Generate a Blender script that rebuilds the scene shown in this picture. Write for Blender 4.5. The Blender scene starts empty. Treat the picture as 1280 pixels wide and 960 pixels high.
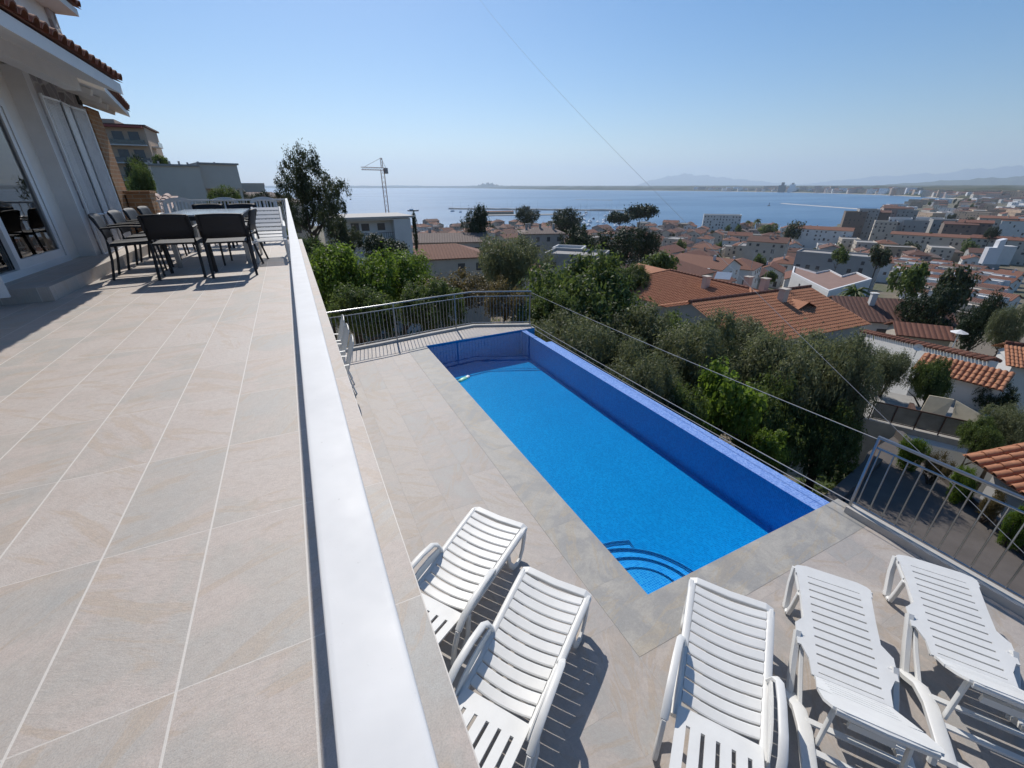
import bpy, math, random
import numpy as np
from mathutils import Vector, Matrix
random.seed(7)
RNG = np.random.default_rng(7)
R = math.radians
sc = bpy.context.scene
COL = sc.collection

# ---------------------------------------------------------------- camera frame
CAMH = 1.12
FOC, TH, YAW = 524.0, math.atan(247 / 524.0), math.atan(285 / 579.3)
def ray(x, y):
    r = x - 640; u = 480 - y
    F = FOC * math.cos(TH) + u * math.sin(TH); Z = -FOC * math.sin(TH) + u * math.cos(TH)
    return F * math.sin(YAW) + r * math.cos(YAW), F * math.cos(YAW) - r * math.sin(YAW), Z
def at(x, y, d):
    """3D point d metres away (level distance) in the direction of a photo pixel"""
    X, Y, Z = ray(x, y); t = d / math.hypot(X, Y)
    return Vector((X * t, Y * t, Z * t + CAMH))
def pix_az(px):
    return YAW + math.atan((px - 640) / 579.3)
def az_pix(az):
    a = az - YAW
    if a > 1.5: return 9999
    if a < -1.5: return -9999
    return 640 + 579.3 * math.tan(a)
def lerp_tab(tab, v):
    if v <= tab[0][0]: return tab[0][1]
    for (a, b), (c, d) in zip(tab, tab[1:]):
        if v <= c: return b + (d - b) * (v - a) / (c - a)
    return tab[-1][1]
def sstep(a, b, v):
    t = min(1, max(0, (v - a) / (b - a))); return t * t * (3 - 2 * t)
SEA = -49.9
BASE = [(0, -6.4), (9, -6.7), (14, -8.2), (25, -11.5), (40, -15), (60, -18.5), (100, -24), (200, -34.5), (350, -42.5), (550, -47), (640, -48.6), (760, -49.2), (9000, -49.2)]
SHORE = [(-9000, 900), (300, 800), (430, 640), (560, 600), (715, 600), (735, 545), (795, 545), (812, 620), (850, 640), (1020, 700), (1050, 770), (1085, 1000), (1120, 1500), (1160, 2100), (1195, 2900), (1205, 9000), (9000, 9000)]
HILL = [(0, -5.5), (16, -4.8), (30, -4.2), (50, -3.6), (75, -2.2), (110, 0), (200, -4), (400, -25), (800, -55), (9000, -55)]
def ground(x, y):
    d = math.hypot(x, y); px = az_pix(math.atan2(x, y))
    z = lerp_tab(BASE, d)
    ds = lerp_tab(SHORE, px)
    if d > ds - 20: z = z + (-55 - z) * sstep(ds - 20, ds + 25, d)
    w = 1 - sstep(300, 455, px)
    z = z + (lerp_tab(HILL, d) - z) * w
    z += 0.25 * math.sin(x * .31 + y * .17) * math.sin(y * .23 - x * .11) * min(1, d / 30)
    return z

# ---------------------------------------------------------------- mesh building
class MB:
    def __init__(s): s.v = []; s.f = []; s.m = []; s.mi = 0
    def mat(s, i): s.mi = i; return s
    def face(s, *pts):
        n = len(s.v); s.v += [tuple(p) for p in pts]; s.f.append(tuple(range(n, n + len(pts)))); s.m.append(s.mi); return s
    def box(s, x0, x1, y0, y1, z0, z1):
        return s.hexa([(x0, y0, z0), (x1, y0, z0), (x1, y1, z0), (x0, y1, z0)], [(x0, y0, z1), (x1, y0, z1), (x1, y1, z1), (x0, y1, z1)])
    def hexa(s, b, t):
        n = len(s.v); k = len(b); s.v += [tuple(p) for p in b] + [tuple(p) for p in t]
        F = [tuple(n + k - 1 - i for i in range(k)), tuple(n + k + i for i in range(k))]
        F += [(n + i, n + (i + 1) % k, n + k + (i + 1) % k, n + k + i) for i in range(k)]
        s.f += F; s.m += [s.mi] * len(F); return s
    def prism(s, poly, z0, z1):
        return s.hexa([(p[0], p[1], z0) for p in poly], [(p[0], p[1], z1) for p in poly])
    def sweep(s, path, w, h, up=(0, 0, 1), n=8, scale=None, rnd=2.6):
        """rounded-rectangle section (w across, h along up) swept along a path"""
        P = [Vector(p) for p in path]; up = Vector(up); base = len(s.v)
        for i, p in enumerate(P):
            a = P[max(0, i - 1)]; b = P[min(len(P) - 1, i + 1)]
            t = (b - a).normalized(); sd = t.cross(up)
            if sd.length < 1e-4: sd = t.cross(Vector((0, 1, 0.01)))
            sd.normalize(); u2 = sd.cross(t).normalized()
            k = scale[i] if scale else 1
            for j in range(n):
                an = 2 * math.pi * (j + .5) / n; c, q = math.cos(an), math.sin(an)
                ex = math.copysign(abs(c) ** (2 / rnd), c); ey = math.copysign(abs(q) ** (2 / rnd), q)
                s.v.append(tuple(p + sd * (ex * w / 2 * k) + u2 * (ey * h / 2 * k)))
        for i in range(len(P) - 1):
            for j in range(n):
                a = base + i * n + j; b = base + i * n + (j + 1) % n
                s.f.append((a, a + n, b + n, b)); s.m.append(s.mi)
        s.f.append(tuple(base + j for j in range(n))); s.m.append(s.mi)
        e = base + (len(P) - 1) * n
        s.f.append(tuple(e + n - 1 - j for j in range(n))); s.m.append(s.mi)
        return s
    def tube(s, path, r, n=8, scale=None): return s.sweep(path, 2 * r, 2 * r, n=n, scale=scale, rnd=2)
    def build(s, name, mats, parent=None, loc=(0, 0, 0), rot=0, smooth=40):
        me = bpy.data.meshes.new(name); me.from_pydata(s.v, [], s.f)
        for m in (mats if isinstance(mats, (list, tuple)) else [mats]): me.materials.append(m)
        if any(s.m): me.polygons.foreach_set('material_index', s.m)
        if smooth:
            me.polygons.foreach_set('use_smooth', [True] * len(me.polygons)); me.update()
            me.set_sharp_from_angle(angle=R(smooth))
        me.update()
        o = bpy.data.objects.new(name, me); COL.objects.link(o)
        o.location = loc; o.rotation_euler = (0, 0, rot)
        if parent: o.parent = parent
        return o
def tag(o, label, cat, group=None):
    o['label'] = label; o['category'] = cat
    if group: o['group'] = group
    return o
def thing(name, label, cat, loc=(0, 0, 0), rot=0, group=None):
    o = bpy.data.objects.new(name, None); COL.objects.link(o); o.location = loc; o.rotation_euler = (0, 0, rot)
    o.empty_display_size = .2
    return tag(o, label, cat, group)
def kind(o, k): o['kind'] = k; return o
KIDS = {}
def copy_tree(o, loc, rot=0, label=None, parent=None, scale=None):
    c = o.copy(); COL.objects.link(c)
    if parent: c.parent = parent
    else:
        c.location = loc; c.rotation_euler = (0, 0, rot)
        if label: c['label'] = label
        if scale: c.scale = scale
    for ch in [x for x in bpy.data.objects if x.parent == o]: copy_tree(ch, None, 0, None, c)
    return c

# ---------------------------------------------------------------- materials
class NT:
    def __init__(s, name):
        s.m = bpy.data.materials.new(name); s.m.use_nodes = True; s.t = s.m.node_tree
        s.b = s.t.nodes['Principled BSDF']; s.out = s.t.nodes['Material Output']
    def n(s, typ, **kw):
        nd = s.t.nodes.new(typ)
        for k, v in kw.items():
            if k.startswith('i_'):
                key = k[2:]; key = int(key) if key.isdigit() else key.replace('_', ' ')
                s.set(nd.inputs[key], v)
            else: setattr(nd, k, v)
        return nd
    def set(s, sock, v):
        if isinstance(v, bpy.types.NodeSocket): s.t.links.new(v, sock)
        elif isinstance(v, bpy.types.Node): s.t.links.new(v.outputs[0], sock)
        else: sock.default_value = v
    def math(s, op, a, b=0.0, c=0.0):
        nd = s.t.nodes.new('ShaderNodeMath'); nd.operation = op
        s.set(nd.inputs[0], a); s.set(nd.inputs[1], b); s.set(nd.inputs[2], c); return nd.outputs[0]
    def mix(s, f, a, b, blend='MIX'):
        nd = s.t.nodes.new('ShaderNodeMix'); nd.data_type = 'RGBA'; nd.blend_type = blend
        s.set(nd.inputs[0], f)
        for k, v in ((6, a), (7, b)):
            s.set(nd.inputs[k], c4(v) if isinstance(v, (tuple, list)) else v)
        return nd.outputs[2]
    def coord(s, which='Object'): return s.n('ShaderNodeTexCoord').outputs[which]
    def noise(s, vec, scale, detail=4, rough=.6, out='Fac', dist=0):
        nd = s.n('ShaderNodeTexNoise', i_Scale=scale, i_Detail=detail, i_Roughness=rough, i_Distortion=dist); s.set(nd.inputs['Vector'], vec); return nd.outputs[0 if out == 'Fac' else 1]
    def ramp(s, f, stops):
        nd = s.n('ShaderNodeValToRGB'); s.set(nd.inputs[0], f); e = nd.color_ramp.elements
        while len(e) < len(stops): e.new(.5)
        for k, (p, c) in zip(e, stops): k.position = p; k.color = c4(c) if isinstance(c, (tuple, list)) else (c, c, c, 1)
        return nd.outputs[0]
    def bump(s, h, strength=.3, dist=.01):
        nd = s.n('ShaderNodeBump', i_Strength=strength, i_Distance=dist); s.set(nd.inputs['Height'], h); s.set(s.b.inputs['Normal'], nd.outputs[0]); return nd
    def scalevec(s, vec, sc3, rot=(0, 0, 0), loc=(0, 0, 0)):
        nd = s.n('ShaderNodeMapping'); s.set(nd.inputs['Vector'], vec); nd.inputs['Scale'].default_value = sc3; nd.inputs['Rotation'].default_value = rot; nd.inputs['Location'].default_value = loc; return nd.outputs[0]
    def done(s, col=None, rough=None, **kw):
        if col is not None: s.set(s.b.inputs['Base Color'], c4(col) if isinstance(col, (tuple, list)) else col)
        if rough is not None: s.set(s.b.inputs['Roughness'], rough)
        for k, v in kw.items(): s.set(s.b.inputs[k.replace('_', ' ')], v)
        return s.m
def c4(c): return (c[0], c[1], c[2], 1) if len(c) == 3 else tuple(c)
def plain(name, col, rough=.6, var=.15, nscale=3, bscale=0, bstr=.2, metallic=0, spec=.5, var2=None):
    m = NT(name); co = m.coord()
    f = m.noise(co, nscale, 5, .65)
    c = m.mix(m.ramp(f, [(.3, 0.0), (.7, 1.0)]), tuple(x * (1 - var) for x in col), tuple(min(1, x * (1 + var)) for x in (var2 or col)))
    if bscale: m.bump(m.noise(co, bscale, 4), bstr, .01)
    return m.done(c, rough, Metallic=metallic, Specular_IOR_Level=spec)

M = {}
def tile_mat(name, x0, w, y0, h, gw, grout, cols, streak=1.0, rough=.5, offset=False, gyf=1.0, con=1.0):
    m = NT(name); co = m.coord(); sx = m.n('ShaderNodeSeparateXYZ'); m.set(sx.inputs[0], co)
    v = m.math('DIVIDE', m.math('SUBTRACT', sx.outputs[1], y0), h)
    u = m.math('DIVIDE', m.math('SUBTRACT', sx.outputs[0], x0), w)
    if offset:
        v = m.math('ADD', v, m.math('MULTIPLY', m.math('FLOOR', u), .37))
    fu = m.math('FRACT', u); fv = m.math('FRACT', v)
    du = m.math('MULTIPLY', m.math('MINIMUM', fu, m.math('SUBTRACT', 1.0, fu)), w)
    dv = m.math('MULTIPLY', m.math('MINIMUM', fv, m.math('SUBTRACT', 1.0, fv)), h)
    g = m.math('MAXIMUM', m.math('LESS_THAN', du, gw / 2), m.math('MULTIPLY', m.math('LESS_THAN', dv, gw * gyf / 2), .75))
    cell = m.n('ShaderNodeCombineXYZ'); m.set(cell.inputs[0], m.math('FLOOR', u)); m.set(cell.inputs[1], m.math('FLOOR', v))
    wn = m.n('ShaderNodeTexWhiteNoise', noise_dimensions='3D'); m.set(wn.inputs['Vector'], cell.outputs[0])
    rnd, rcol = wn.outputs[0], wn.outputs[1]
    off = m.n('ShaderNodeVectorMath', operation='MULTIPLY_ADD'); m.set(off.inputs[0], rcol); off.inputs[1].default_value = (17, 23, 9); m.set(off.inputs[2], co)
    rv = m.n('ShaderNodeVectorRotate', rotation_type='Z_AXIS'); m.set(rv.inputs['Vector'], off.outputs[0]); m.set(rv.inputs['Angle'], m.math('MULTIPLY', m.math('SUBTRACT', rnd, .5), 2.6))
    st = m.scalevec(rv.outputs[0], (1.6, 7, 1))
    n1 = m.noise(st, 1.1, 6, .6, dist=.9); n2 = m.noise(rv.outputs[0], 2.6, 9, .6, dist=.6); n3 = m.noise(m.scalevec(rv.outputs[0], (9, 34, 1)), 4, 6, .75); n4 = m.noise(rv.outputs[0], 38, 5, .7)
    tone = m.ramp(m.math('ADD', m.math('MULTIPLY_ADD', m.math('SUBTRACT', n2, .5), con, .5), m.math('MULTIPLY', m.math('SUBTRACT', rnd, .58), .2)), [(.22, cols[0]), (.42, cols[1]), (.50, cols[2]), (.72, cols[3])])
    tone = m.mix(m.ramp(n1, [(.54, 0.0), (.585, .48 * streak), (.66, .18 * streak), (.78, .6 * streak)]), tone, cols[4])
    tone = m.mix(m.ramp(n3, [(.3, .34 * streak), (.52, 0.0)]), tone, tuple(x * .62 for x in cols[1]))
    tone = m.mix(m.ramp(n4, [(.40, .24), (.52, 0.0), (.72, .0)]), tone, tuple(x * .72 for x in cols[2]))
    tone = m.mix(m.ramp(n4, [(.55, 0.0), (.75, .22)]), tone, (.56, .54, .50))
    fine = m.noise(co, 240, 3, .7)
    tone = m.mix(m.ramp(fine, [(.36, .30), (.56, 0.0)]), tone, (.20, .19, .18))
    colr = m.mix(g, tone, grout)
    hgt = m.math('SUBTRACT', m.math('ADD', m.math('MULTIPLY', n3, .35), m.math('ADD', m.math('MULTIPLY', n4, .3), m.math('MULTIPLY', fine, .12))), m.math('MULTIPLY', g, .7))
    m.bump(hgt, .5, .005)
    return m.done(colr, m.math('ADD', rough, m.math('MULTIPLY', n2, .25)))
STONE = [(.415, .405, .38), (.475, .43, .385), (.53, .455, .405), (.55, .495, .45), (.47, .355, .25)]
M['tile'] = tile_mat('terrace_stone_tile', .142, .306, .909, .6, .0065, (.64, .60, .55), STONE, 1.0, .45, False, .62)
DECK = [(.38, .365, .345), (.42, .38, .35), (.465, .41, .37), (.50, .455, .41), (.40, .30, .20)]
M['deck'] = tile_mat('deck_stone_tile', 2.0, .445, 1.56, .9, .003, (.34, .32, .30), DECK, .9, .5, True, 1.0, 1.5)
CP = [(.30, .295, .285), (.34, .33, .31), (.39, .37, .335), (.47, .44, .39), (.45, .36, .24)]
M['coping'] = tile_mat('coping_stone', 2.5, 3.0, 1.2, .9, .003, (.3, .29, .27), CP, 1.0, .5, False, 1.0, 1.9)

m = NT('white_rail_paint'); co = m.coord(); n_ = m.noise(co, 420, 2, .5); n2_ = m.noise(m.scalevec(co, (1, .35, 1)), 60, 3)
m.bump(m.math('ADD', m.math('MULTIPLY', m.ramp(n_, [(.68, 0.0), (.8, 1.0)]), .35), m.math('MULTIPLY', n2_, .8)), .12, .0012)
M['railpaint'] = m.done(m.mix(m.ramp(m.noise(co, 150, 3, .6), [(.70, 0.0), (.78, .35)]), m.mix(m.ramp(m.noise(co, 18, 4), [(.3, 0.0), (.8, 1.0)]), (.70, .695, .68), (.76, .755, .74)), (.42, .40, .37)), m.ramp(m.noise(co, 9, 4), [(.35, .6), (.7, .42)]), Specular_IOR_Level=.25)
M['whitemetal'] = plain('white_metal_paint', (.78, .78, .78), .35, .04)
M['plaster'] = plain('white_plaster', (.82, .78, .72), .85, .05, 2, 60, .25)
M['plaster2'] = plain('grey_white_plaster', (.74, .73, .72), .85, .08, 2, 60, .2)
M['soffit'] = plain('white_soffit_paint', (.80, .77, .72), .8, .04)
M['plastic'] = plain('white_moulded_plastic', (.70, .695, .67), .42, .05, 5, 0)
M['chairdark'] = plain('dark_grey_woven_plastic', (.013, .014, .018), .6, .1, 40, 300, .2)
M['tabletop'] = plain('frosted_table_glass', (.42, .46, .50), .12, .03)
M['steel'] = plain('brushed_steel', (.33, .34, .35), .32, .06, 30, 0, metallic=1)
M['galv'] = plain('galvanised_steel', (.45, .47, .49), .38, .08, 20, 0, metallic=.9)
M['rusty'] = plain('rusted_iron', (.10, .055, .04), .8, .3, 12)
M['kerb'] = plain('pale_concrete', (.50, .47, .43), .85, .1, 4, 80, .2)
M['concrete'] = plain('weathered_concrete', (.33, .315, .29), .9, .15, 1.2, 40, .2)
M['wire'] = plain('grey_cable_sheath', (.42, .41, .40), .9, .05, spec=.1)
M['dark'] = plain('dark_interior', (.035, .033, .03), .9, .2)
M['black'] = plain('black_seal_shadow', (.012, .012, .013), .5, .1)
m = NT('window_glass'); M['glass'] = m.done((.02, .024, .026), .03, Specular_IOR_Level=1.0)
# clear pane
m = NT('clear_door_glass'); tr = m.n('ShaderNodeBsdfTransparent'); tr.inputs[0].default_value = (.86, .89, .9, 1); gl = m.n('ShaderNodeBsdfGlossy'); gl.inputs['Roughness'].default_value = .01
fr = m.n('ShaderNodeFresnel'); fr.inputs[0].default_value = 1.55; mx = m.n('ShaderNodeMixShader'); m.set(mx.inputs[0], m.math('ADD', fr.outputs[0], .05)); m.set(mx.inputs[1], tr); m.set(mx.inputs[2], gl); m.t.links.new(mx.outputs[0], m.out.inputs[0]); M['pane'] = m.m
# water in the pool: clear, with a real ripple and Fresnel mirror
m = NT('pool_water_surface'); tr = m.n('ShaderNodeBsdfTransparent'); tr.inputs[0].default_value = (.32, .90, 1.0, 1); gl = m.n('ShaderNodeBsdfGlossy'); gl.inputs['Roughness'].default_value = .015
co = m.coord(); bp = m.n('ShaderNodeBump', i_Strength=.06, i_Distance=.02); m.set(bp.inputs['Height'], m.math('ADD', m.noise(co, 2.2, 2), m.math('MULTIPLY', m.noise(co, 9, 2), .25)))
m.set(gl.inputs['Normal'], bp.outputs[0]); fr = m.n('ShaderNodeFresnel'); fr.inputs[0].default_value = 1.25; m.set(fr.inputs[1], bp.outputs[0])
mx = m.n('ShaderNodeMixShader'); m.set(mx.inputs[0], fr.outputs[0]); m.set(mx.inputs[1], tr); m.set(mx.inputs[2], gl); m.t.links.new(mx.outputs[0], m.out.inputs[0]); M['poolwater'] = m.m
def mosaic(name, cols, s=.025, gcol=(.05, .2, .5), rough=.25):
    m = NT(name); co = m.coord(); wv = m.scalevec(co, (1 / s,) * 3, (0, 0, 0), (.5, .5, .5))
    fl = m.n('ShaderNodeVectorMath', operation='FLOOR'); m.set(fl.inputs[0], wv)
    wn = m.n('ShaderNodeTexWhiteNoise', noise_dimensions='3D'); m.set(wn.inputs['Vector'], fl.outputs[0])
    f3 = m.n('ShaderNodeVectorMath', operation='FRACTION'); m.set(f3.inputs[0], wv); sp = m.n('ShaderNodeSeparateXYZ'); m.set(sp.inputs[0], f3.outputs[0])
    ge = m.n('ShaderNodeNewGeometry'); sn = m.n('ShaderNodeSeparateXYZ'); m.set(sn.inputs[0], ge.outputs['Normal'])
    gm = None
    for k in range(3):
        e = m.math('MULTIPLY', m.math('LESS_THAN', sp.outputs[k], .13), m.math('LESS_THAN', m.math('ABSOLUTE', sn.outputs[k]), .5))
        gm = e if gm is None else m.math('MAXIMUM', gm, e)
    c = m.ramp(wn.outputs[0], [(0, cols[0]), (.5, cols[1]), (1, cols[2])])
    big = m.noise(co, 1.1, 4, .6)
    c = m.mix(m.ramp(big, [(.35, .18), (.65, 0.0)]), c, tuple(x * .8 for x in cols[0]))
    return m.done(m.mix(gm, c, gcol), rough)
M['mosaic'] = mosaic('blue_pool_mosaic', [(.005, .215, .53), (.010, .285, .63), (.025, .37, .72)], gcol=(.08, .41, .72))
M['mosaic_dark'] = mosaic('navy_step_mosaic', [(.004, .02, .10), (.006, .03, .13), (.01, .04, .18)], gcol=(.12, .30, .65))
M['mosaic_step'] = mosaic('light_blue_step_mosaic', [(.06, .26, .74), (.12, .34, .82), (.24, .46, .88)], gcol=(.55, .68, .9))
M['mosaic_pale'] = mosaic('violet_blue_edge_mosaic', [(.10, .22, .60), (.17, .31, .70), (.27, .42, .80)], gcol=(.38, .50, .80), rough=.15)
def roof_mat(name, a, b, c, wscale=0):
    m = NT(name); co = m.coord(); n1 = m.noise(co, 2.0, 5, .7); n2 = m.noise(co, 14, 3)
    col = m.mix(m.ramp(n1, [(.3, 0.0), (.7, 1.0)]), a, b); col = m.mix(m.ramp(n2, [(.45, 0.0), (.75, .75)]), col, c)
    if wscale:
        sp = m.n('ShaderNodeSeparateXYZ'); m.set(sp.inputs[0], co)
        w = m.math('ABSOLUTE', m.math('SINE', m.math('MULTIPLY', sp.outputs[0], math.pi / wscale)))
        m.bump(w, .8, .08)
        col = m.mix(m.ramp(w, [(.0, .55), (.35, 0.0)]), col, tuple(x * .45 for x in a))
    else: m.bump(n2, .3, .01)
    return m.done(col, .85)
M['roof_near'] = roof_mat('terracotta_barrel_tile', (.37, .15, .075), (.48, .22, .115), (.27, .115, .065))
M['roof_eave'] = roof_mat('weathered_brown_tile', (.23, .095, .055), (.30, .14, .085), (.16, .085, .06))
M['roof_pink'] = roof_mat('faded_pink_tile', (.42, .30, .25), (.50, .38, .31), (.35, .22, .17))
for i, (a, b, c) in enumerate([((0.172, 0.064, 0.038), (0.218, 0.092, 0.058), (0.125, 0.056, 0.038)), ((0.130, 0.061, 0.043), (0.172, 0.082, 0.059), (0.099, 0.051, 0.038)), ((0.208, 0.086, 0.052), (0.260, 0.119, 0.074), (0.156, 0.072, 0.048)), ((.17, .12, .10), (.21, .155, .13), (.13, .095, .08))]):
    M['roof%d' % i] = roof_mat('town_roof_tile_%s' % 'abcd'[i], a, b, c, .5)
WALLC = {'white': (.66, .645, .62), 'cream': (.53, .465, .39), 'grey': (.36, .35, .335), 'ochre': (.40, .31, .22), 'pink': (.42, .325, .285), 'brown': (.20, .16, .135)}
for k, v in WALLC.items(): M['w_' + k] = plain(k + '_render_wall', v, .9, .08, .4)
M['flatroof'] = plain('flat_roof_screed', (.34, .32, .30), .9, .12, .5)
M['pinkroof'] = plain('red_brown_flat_roof', (.27, .17, .135), .9, .1, .4)
M['win'] = plain('dark_window', (.085, .085, .09), .15, .1)
M['awning'] = plain('red_awning', (.30, .07, .06), .8, .1)

m = NT('orange_brick'); co = m.coord(); br = m.n('ShaderNodeTexBrick', i_Scale=1.0); bs = m.n('ShaderNodeSeparateXYZ'); m.set(bs.inputs[0], co); bc = m.n('ShaderNodeCombineXYZ'); m.set(bc.inputs[0], m.math('ADD', bs.outputs[0], bs.outputs[1])); m.set(bc.inputs[1], bs.outputs[2]); m.set(br.inputs['Vector'], bc.outputs[0])
br.inputs['Brick Width'].default_value = .22; br.inputs['Row Height'].default_value = .07; br.inputs['Mortar Size'].default_value = .008
br.inputs['Color1'].default_value = (.33, .15, .06, 1); br.inputs['Color2'].default_value = (.42, .21, .09, 1); br.inputs['Mortar'].default_value = (.4, .3, .2, 1)
m.bump(br.outputs[1], -.5, .01); M['brick'] = m.done(m.mix(m.ramp(m.noise(co, 6, 4), [(.4, 0.0), (.8, .6)]), br.outputs[0], (.22, .12, .06)), .9)
m = NT('grey_violet_stone_cladding'); co = m.coord(); vo = m.n('ShaderNodeTexVoronoi', feature='DISTANCE_TO_EDGE', i_Scale=4.5); m.set(vo.inputs['Vector'], co); v2 = m.n('ShaderNodeTexVoronoi', i_Scale=4.5); m.set(v2.inputs['Vector'], co)
c = m.mix(m.n('ShaderNodeSeparateColor', i_0=v2.outputs[1]).outputs[0], (.22, .20, .205), (.52, .48, .47)); c = m.mix(m.ramp(vo.outputs[0], [(.02, 1.0), (.06, 0.0)]), c, (.5, .48, .46))
m.bump(m.math('MINIMUM', vo.outputs[0], .15), .8, .1); M['stone'] = m.done(c, .9)

# foliage: small leaf faces, varied per leaf and per clump, partly translucent
def leaf_mat(name, dark, light, trans, tf=.35):
    m = NT(name); co = m.coord(); g = m.n('ShaderNodeNewGeometry')
    f = m.math('ADD', m.math('MULTIPLY', g.outputs['Random Per Island'], .55), m.math('MULTIPLY', m.noise(co, 1.3, 3), .55))
    c = m.mix(m.ramp(f, [(.25, 0.0), (.85, 1.0)]), dark, light)
    m.done(c, .55, Specular_IOR_Level=.35)
    tl = m.n('ShaderNodeBsdfTranslucent'); m.set(tl.inputs[0], m.mix(.5, c, trans)); mx = m.n('ShaderNodeMixShader'); mx.inputs[0].default_value = tf
    m.set(mx.inputs[1], m.b.outputs[0]); m.set(mx.inputs[2], tl.outputs[0]); m.t.links.new(mx.outputs[0], m.out.inputs[0]); return m.m
M['leaf_olive'] = leaf_mat('olive_leaf', (.105, .118, .06), (.235, .25, .14), (.24, .27, .09), .36)
M['leaf_green'] = leaf_mat('green_leaf', (.055, .082, .026), (.13, .175, .055), (.2, .27, .05), .42)
M['leaf_bright'] = leaf_mat('fresh_bright_leaf', (.075, .125, .02), (.16, .235, .04), (.27, .40, .04), .48)
M['leaf_pine'] = leaf_mat('dark_pine_needle', (.018, .032, .014), (.045, .065, .026), (.05, .08, .02), .2)
M['leaf_dry'] = leaf_mat('reddish_bramble_leaf', (.10, .085, .035), (.22, .16, .08), (.25, .2, .06), .35)
M['leaf_greypine'] = leaf_mat('grey_green_pine_needle', (.035, .045, .022), (.085, .10, .045), (.10, .13, .035), .25)
M['bark'] = plain('tree_bark', (.085, .065, .05), .95, .3, 6, 30, .5)
M['palmbark'] = plain('palm_bark', (.16, .12, .085), .95, .3, 8, 30, .5)
M['hullwhite'] = plain('white_gelcoat', (.75, .75, .76), .3, .03)
M['hulldark'] = plain('dark_blue_hull', (.03, .04, .08), .4, .1)
M['craneyellow'] = plain('faded_red_crane_paint', (.30, .14, .10), .6, .15)
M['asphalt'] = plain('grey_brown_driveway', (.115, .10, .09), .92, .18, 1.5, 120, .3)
M['board'] = plain('pale_board', (.42, .37, .27), .8, .12)

# ground: dry hillside with patches of grass and soil
m = NT('hillside_ground'); co = m.coord(); n1 = m.noise(co, .06, 6, .65); n2 = m.noise(co, .9, 5, .65)
c = m.mix(m.ramp(n1, [(.42, 0.0), (.6, 1.0)]), (.19, .155, .115), (.085, .10, .045)); c = m.mix(m.ramp(n2, [(.4, 0.0), (.7, .7)]), c, (.16, .13, .09)); m.bump(n2, .5, .2); M['ground'] = m.done(c, .95)
m = NT('far_coast_ground'); co = m.coord(); n1 = m.noise(co, .004, 6, .7); c = m.mix(m.ramp(n1, [(.42, 0.0), (.6, 1.0)]), (.045, .06, .035), (.12, .11, .075)); M['farland'] = m.done(c, 1.0, Specular_IOR_Level=0)
M['sand'] = plain('beach_sand', (.46, .40, .31), .95, .1, .02)
M['mount'] = plain('far_mountain', (.07, .085, .07), 1.0, .2, .0004, spec=0)
m = NT('sea_water'); co = m.coord(); n1 = m.noise(m.scalevec(co, (1, 1.0, 1)), .35, 4, .7); n2 = m.noise(co, .02, 3, .6); n3 = m.noise(m.scalevec(co, (.35, 1, 1), (0, 0, .5)), .0035, 5, .6)
m.bump(m.math('ADD', n1, m.math('MULTIPLY', n2, 5.0)), .9, .8)
M['sea'] = m.done(m.mix(m.ramp(n3, [(.42, 0.0), (.6, 1.0)]), (.11, .21, .33), (.07, .155, .27)), m.math('ADD', .27, m.math('MULTIPLY', n3, .14)), IOR=1.33)

# ---------------------------------------------------------------- terrain, sea, far shore
def polar(name, rings, azs, zf, mat, close=False):
    V = []; F = []
    for d in rings:
        for a in azs:
            x, y = d * math.sin(a), d * math.cos(a); V.append((x, y, zf(x, y)))
    n = len(azs)
    for i in range(len(rings) - 1):
        for j in range(n - (0 if close else 1)):
            k = (j + 1) % n; F.append((i * n + j, i * n + k, (i + 1) * n + k, (i + 1) * n + j))
    b = MB(); b.v = V; b.f = F; b.m = [0] * len(F)
    return b.build(name, mat)
rings = [0.5, 3, 5, 7, 9, 11, 13, 15, 18, 21, 25, 30, 35, 40, 46, 52, 60, 70, 80, 90, 100, 115, 130, 150, 170, 200, 230, 270, 310, 350, 400, 450, 500, 540, 570, 590, 605, 620, 640, 660, 690, 720, 750, 780, 820, 880, 950, 1030, 1120, 1250, 1400, 1600, 1800, 2050, 2300, 2600, 2950, 3300]
o = polar('hillside_ground', rings, [R(a * 1.2) for a in range(300)], lambda x, y: ground(x, y) if not (-4 < x < 6.5 and -5 < y < 12.5) else min(ground(x, y), -4.2), M['ground'], True); kind(o, 'structure')
b = MB(); b.face((-38000, -38000, SEA), (38000, -38000, SEA), (38000, 38000, SEA), (-38000, 38000, SEA)); kind(b.build('sea_water', M['sea']), 'structure')
FAR = [(-9000, 16500), (560, 15500), (640, 9500), (700, 7400), (800, 6500), (900, 5700), (1000, 4900), (1100, 3900), (1195, 2900), (1230, 2700), (2500, 2700), (9000, 3000)]
azs = [pix_az(px) for px in list(range(-200, 1700, 12))]
V = []
def farz(k, x, y):
    h = math.sin(x * .013 + y * .007) * math.sin(x * .005 - y * .011) + .6 * math.sin(x * .031 - y * .023)
    return [SEA - 1, SEA + 1.2, SEA + 2.5, SEA + 15 + 6 * h, SEA + 22 + 6 * h, SEA + 34 + 8 * h, SEA + 52 + 10 * h, SEA + 75][k]
b = MB(); n = len(azs)
for k in range(8):
    for a in azs:
        d0 = lerp_tab(FAR, az_pix(a)); d = d0 + [-30, 0, 45, 130, 500, 1500, 4500, 11000][k] * (1 if d0 < 9000 else .8)
        x, y = d * math.sin(a), d * math.cos(a); b.v.append((x, y, farz(k, x, y)))
for i in range(7):
    b.mat(1 if i == 0 or i == 1 else 0)
    for j in range(n - 1): b.f.append((i * n + j, i * n + j + 1, (i + 1) * n + j + 1, (i + 1) * n + j)); b.m.append(b.mi)
kind(b.build('far_coast_land', [M['farland'], M['sand']]), 'structure')
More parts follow.
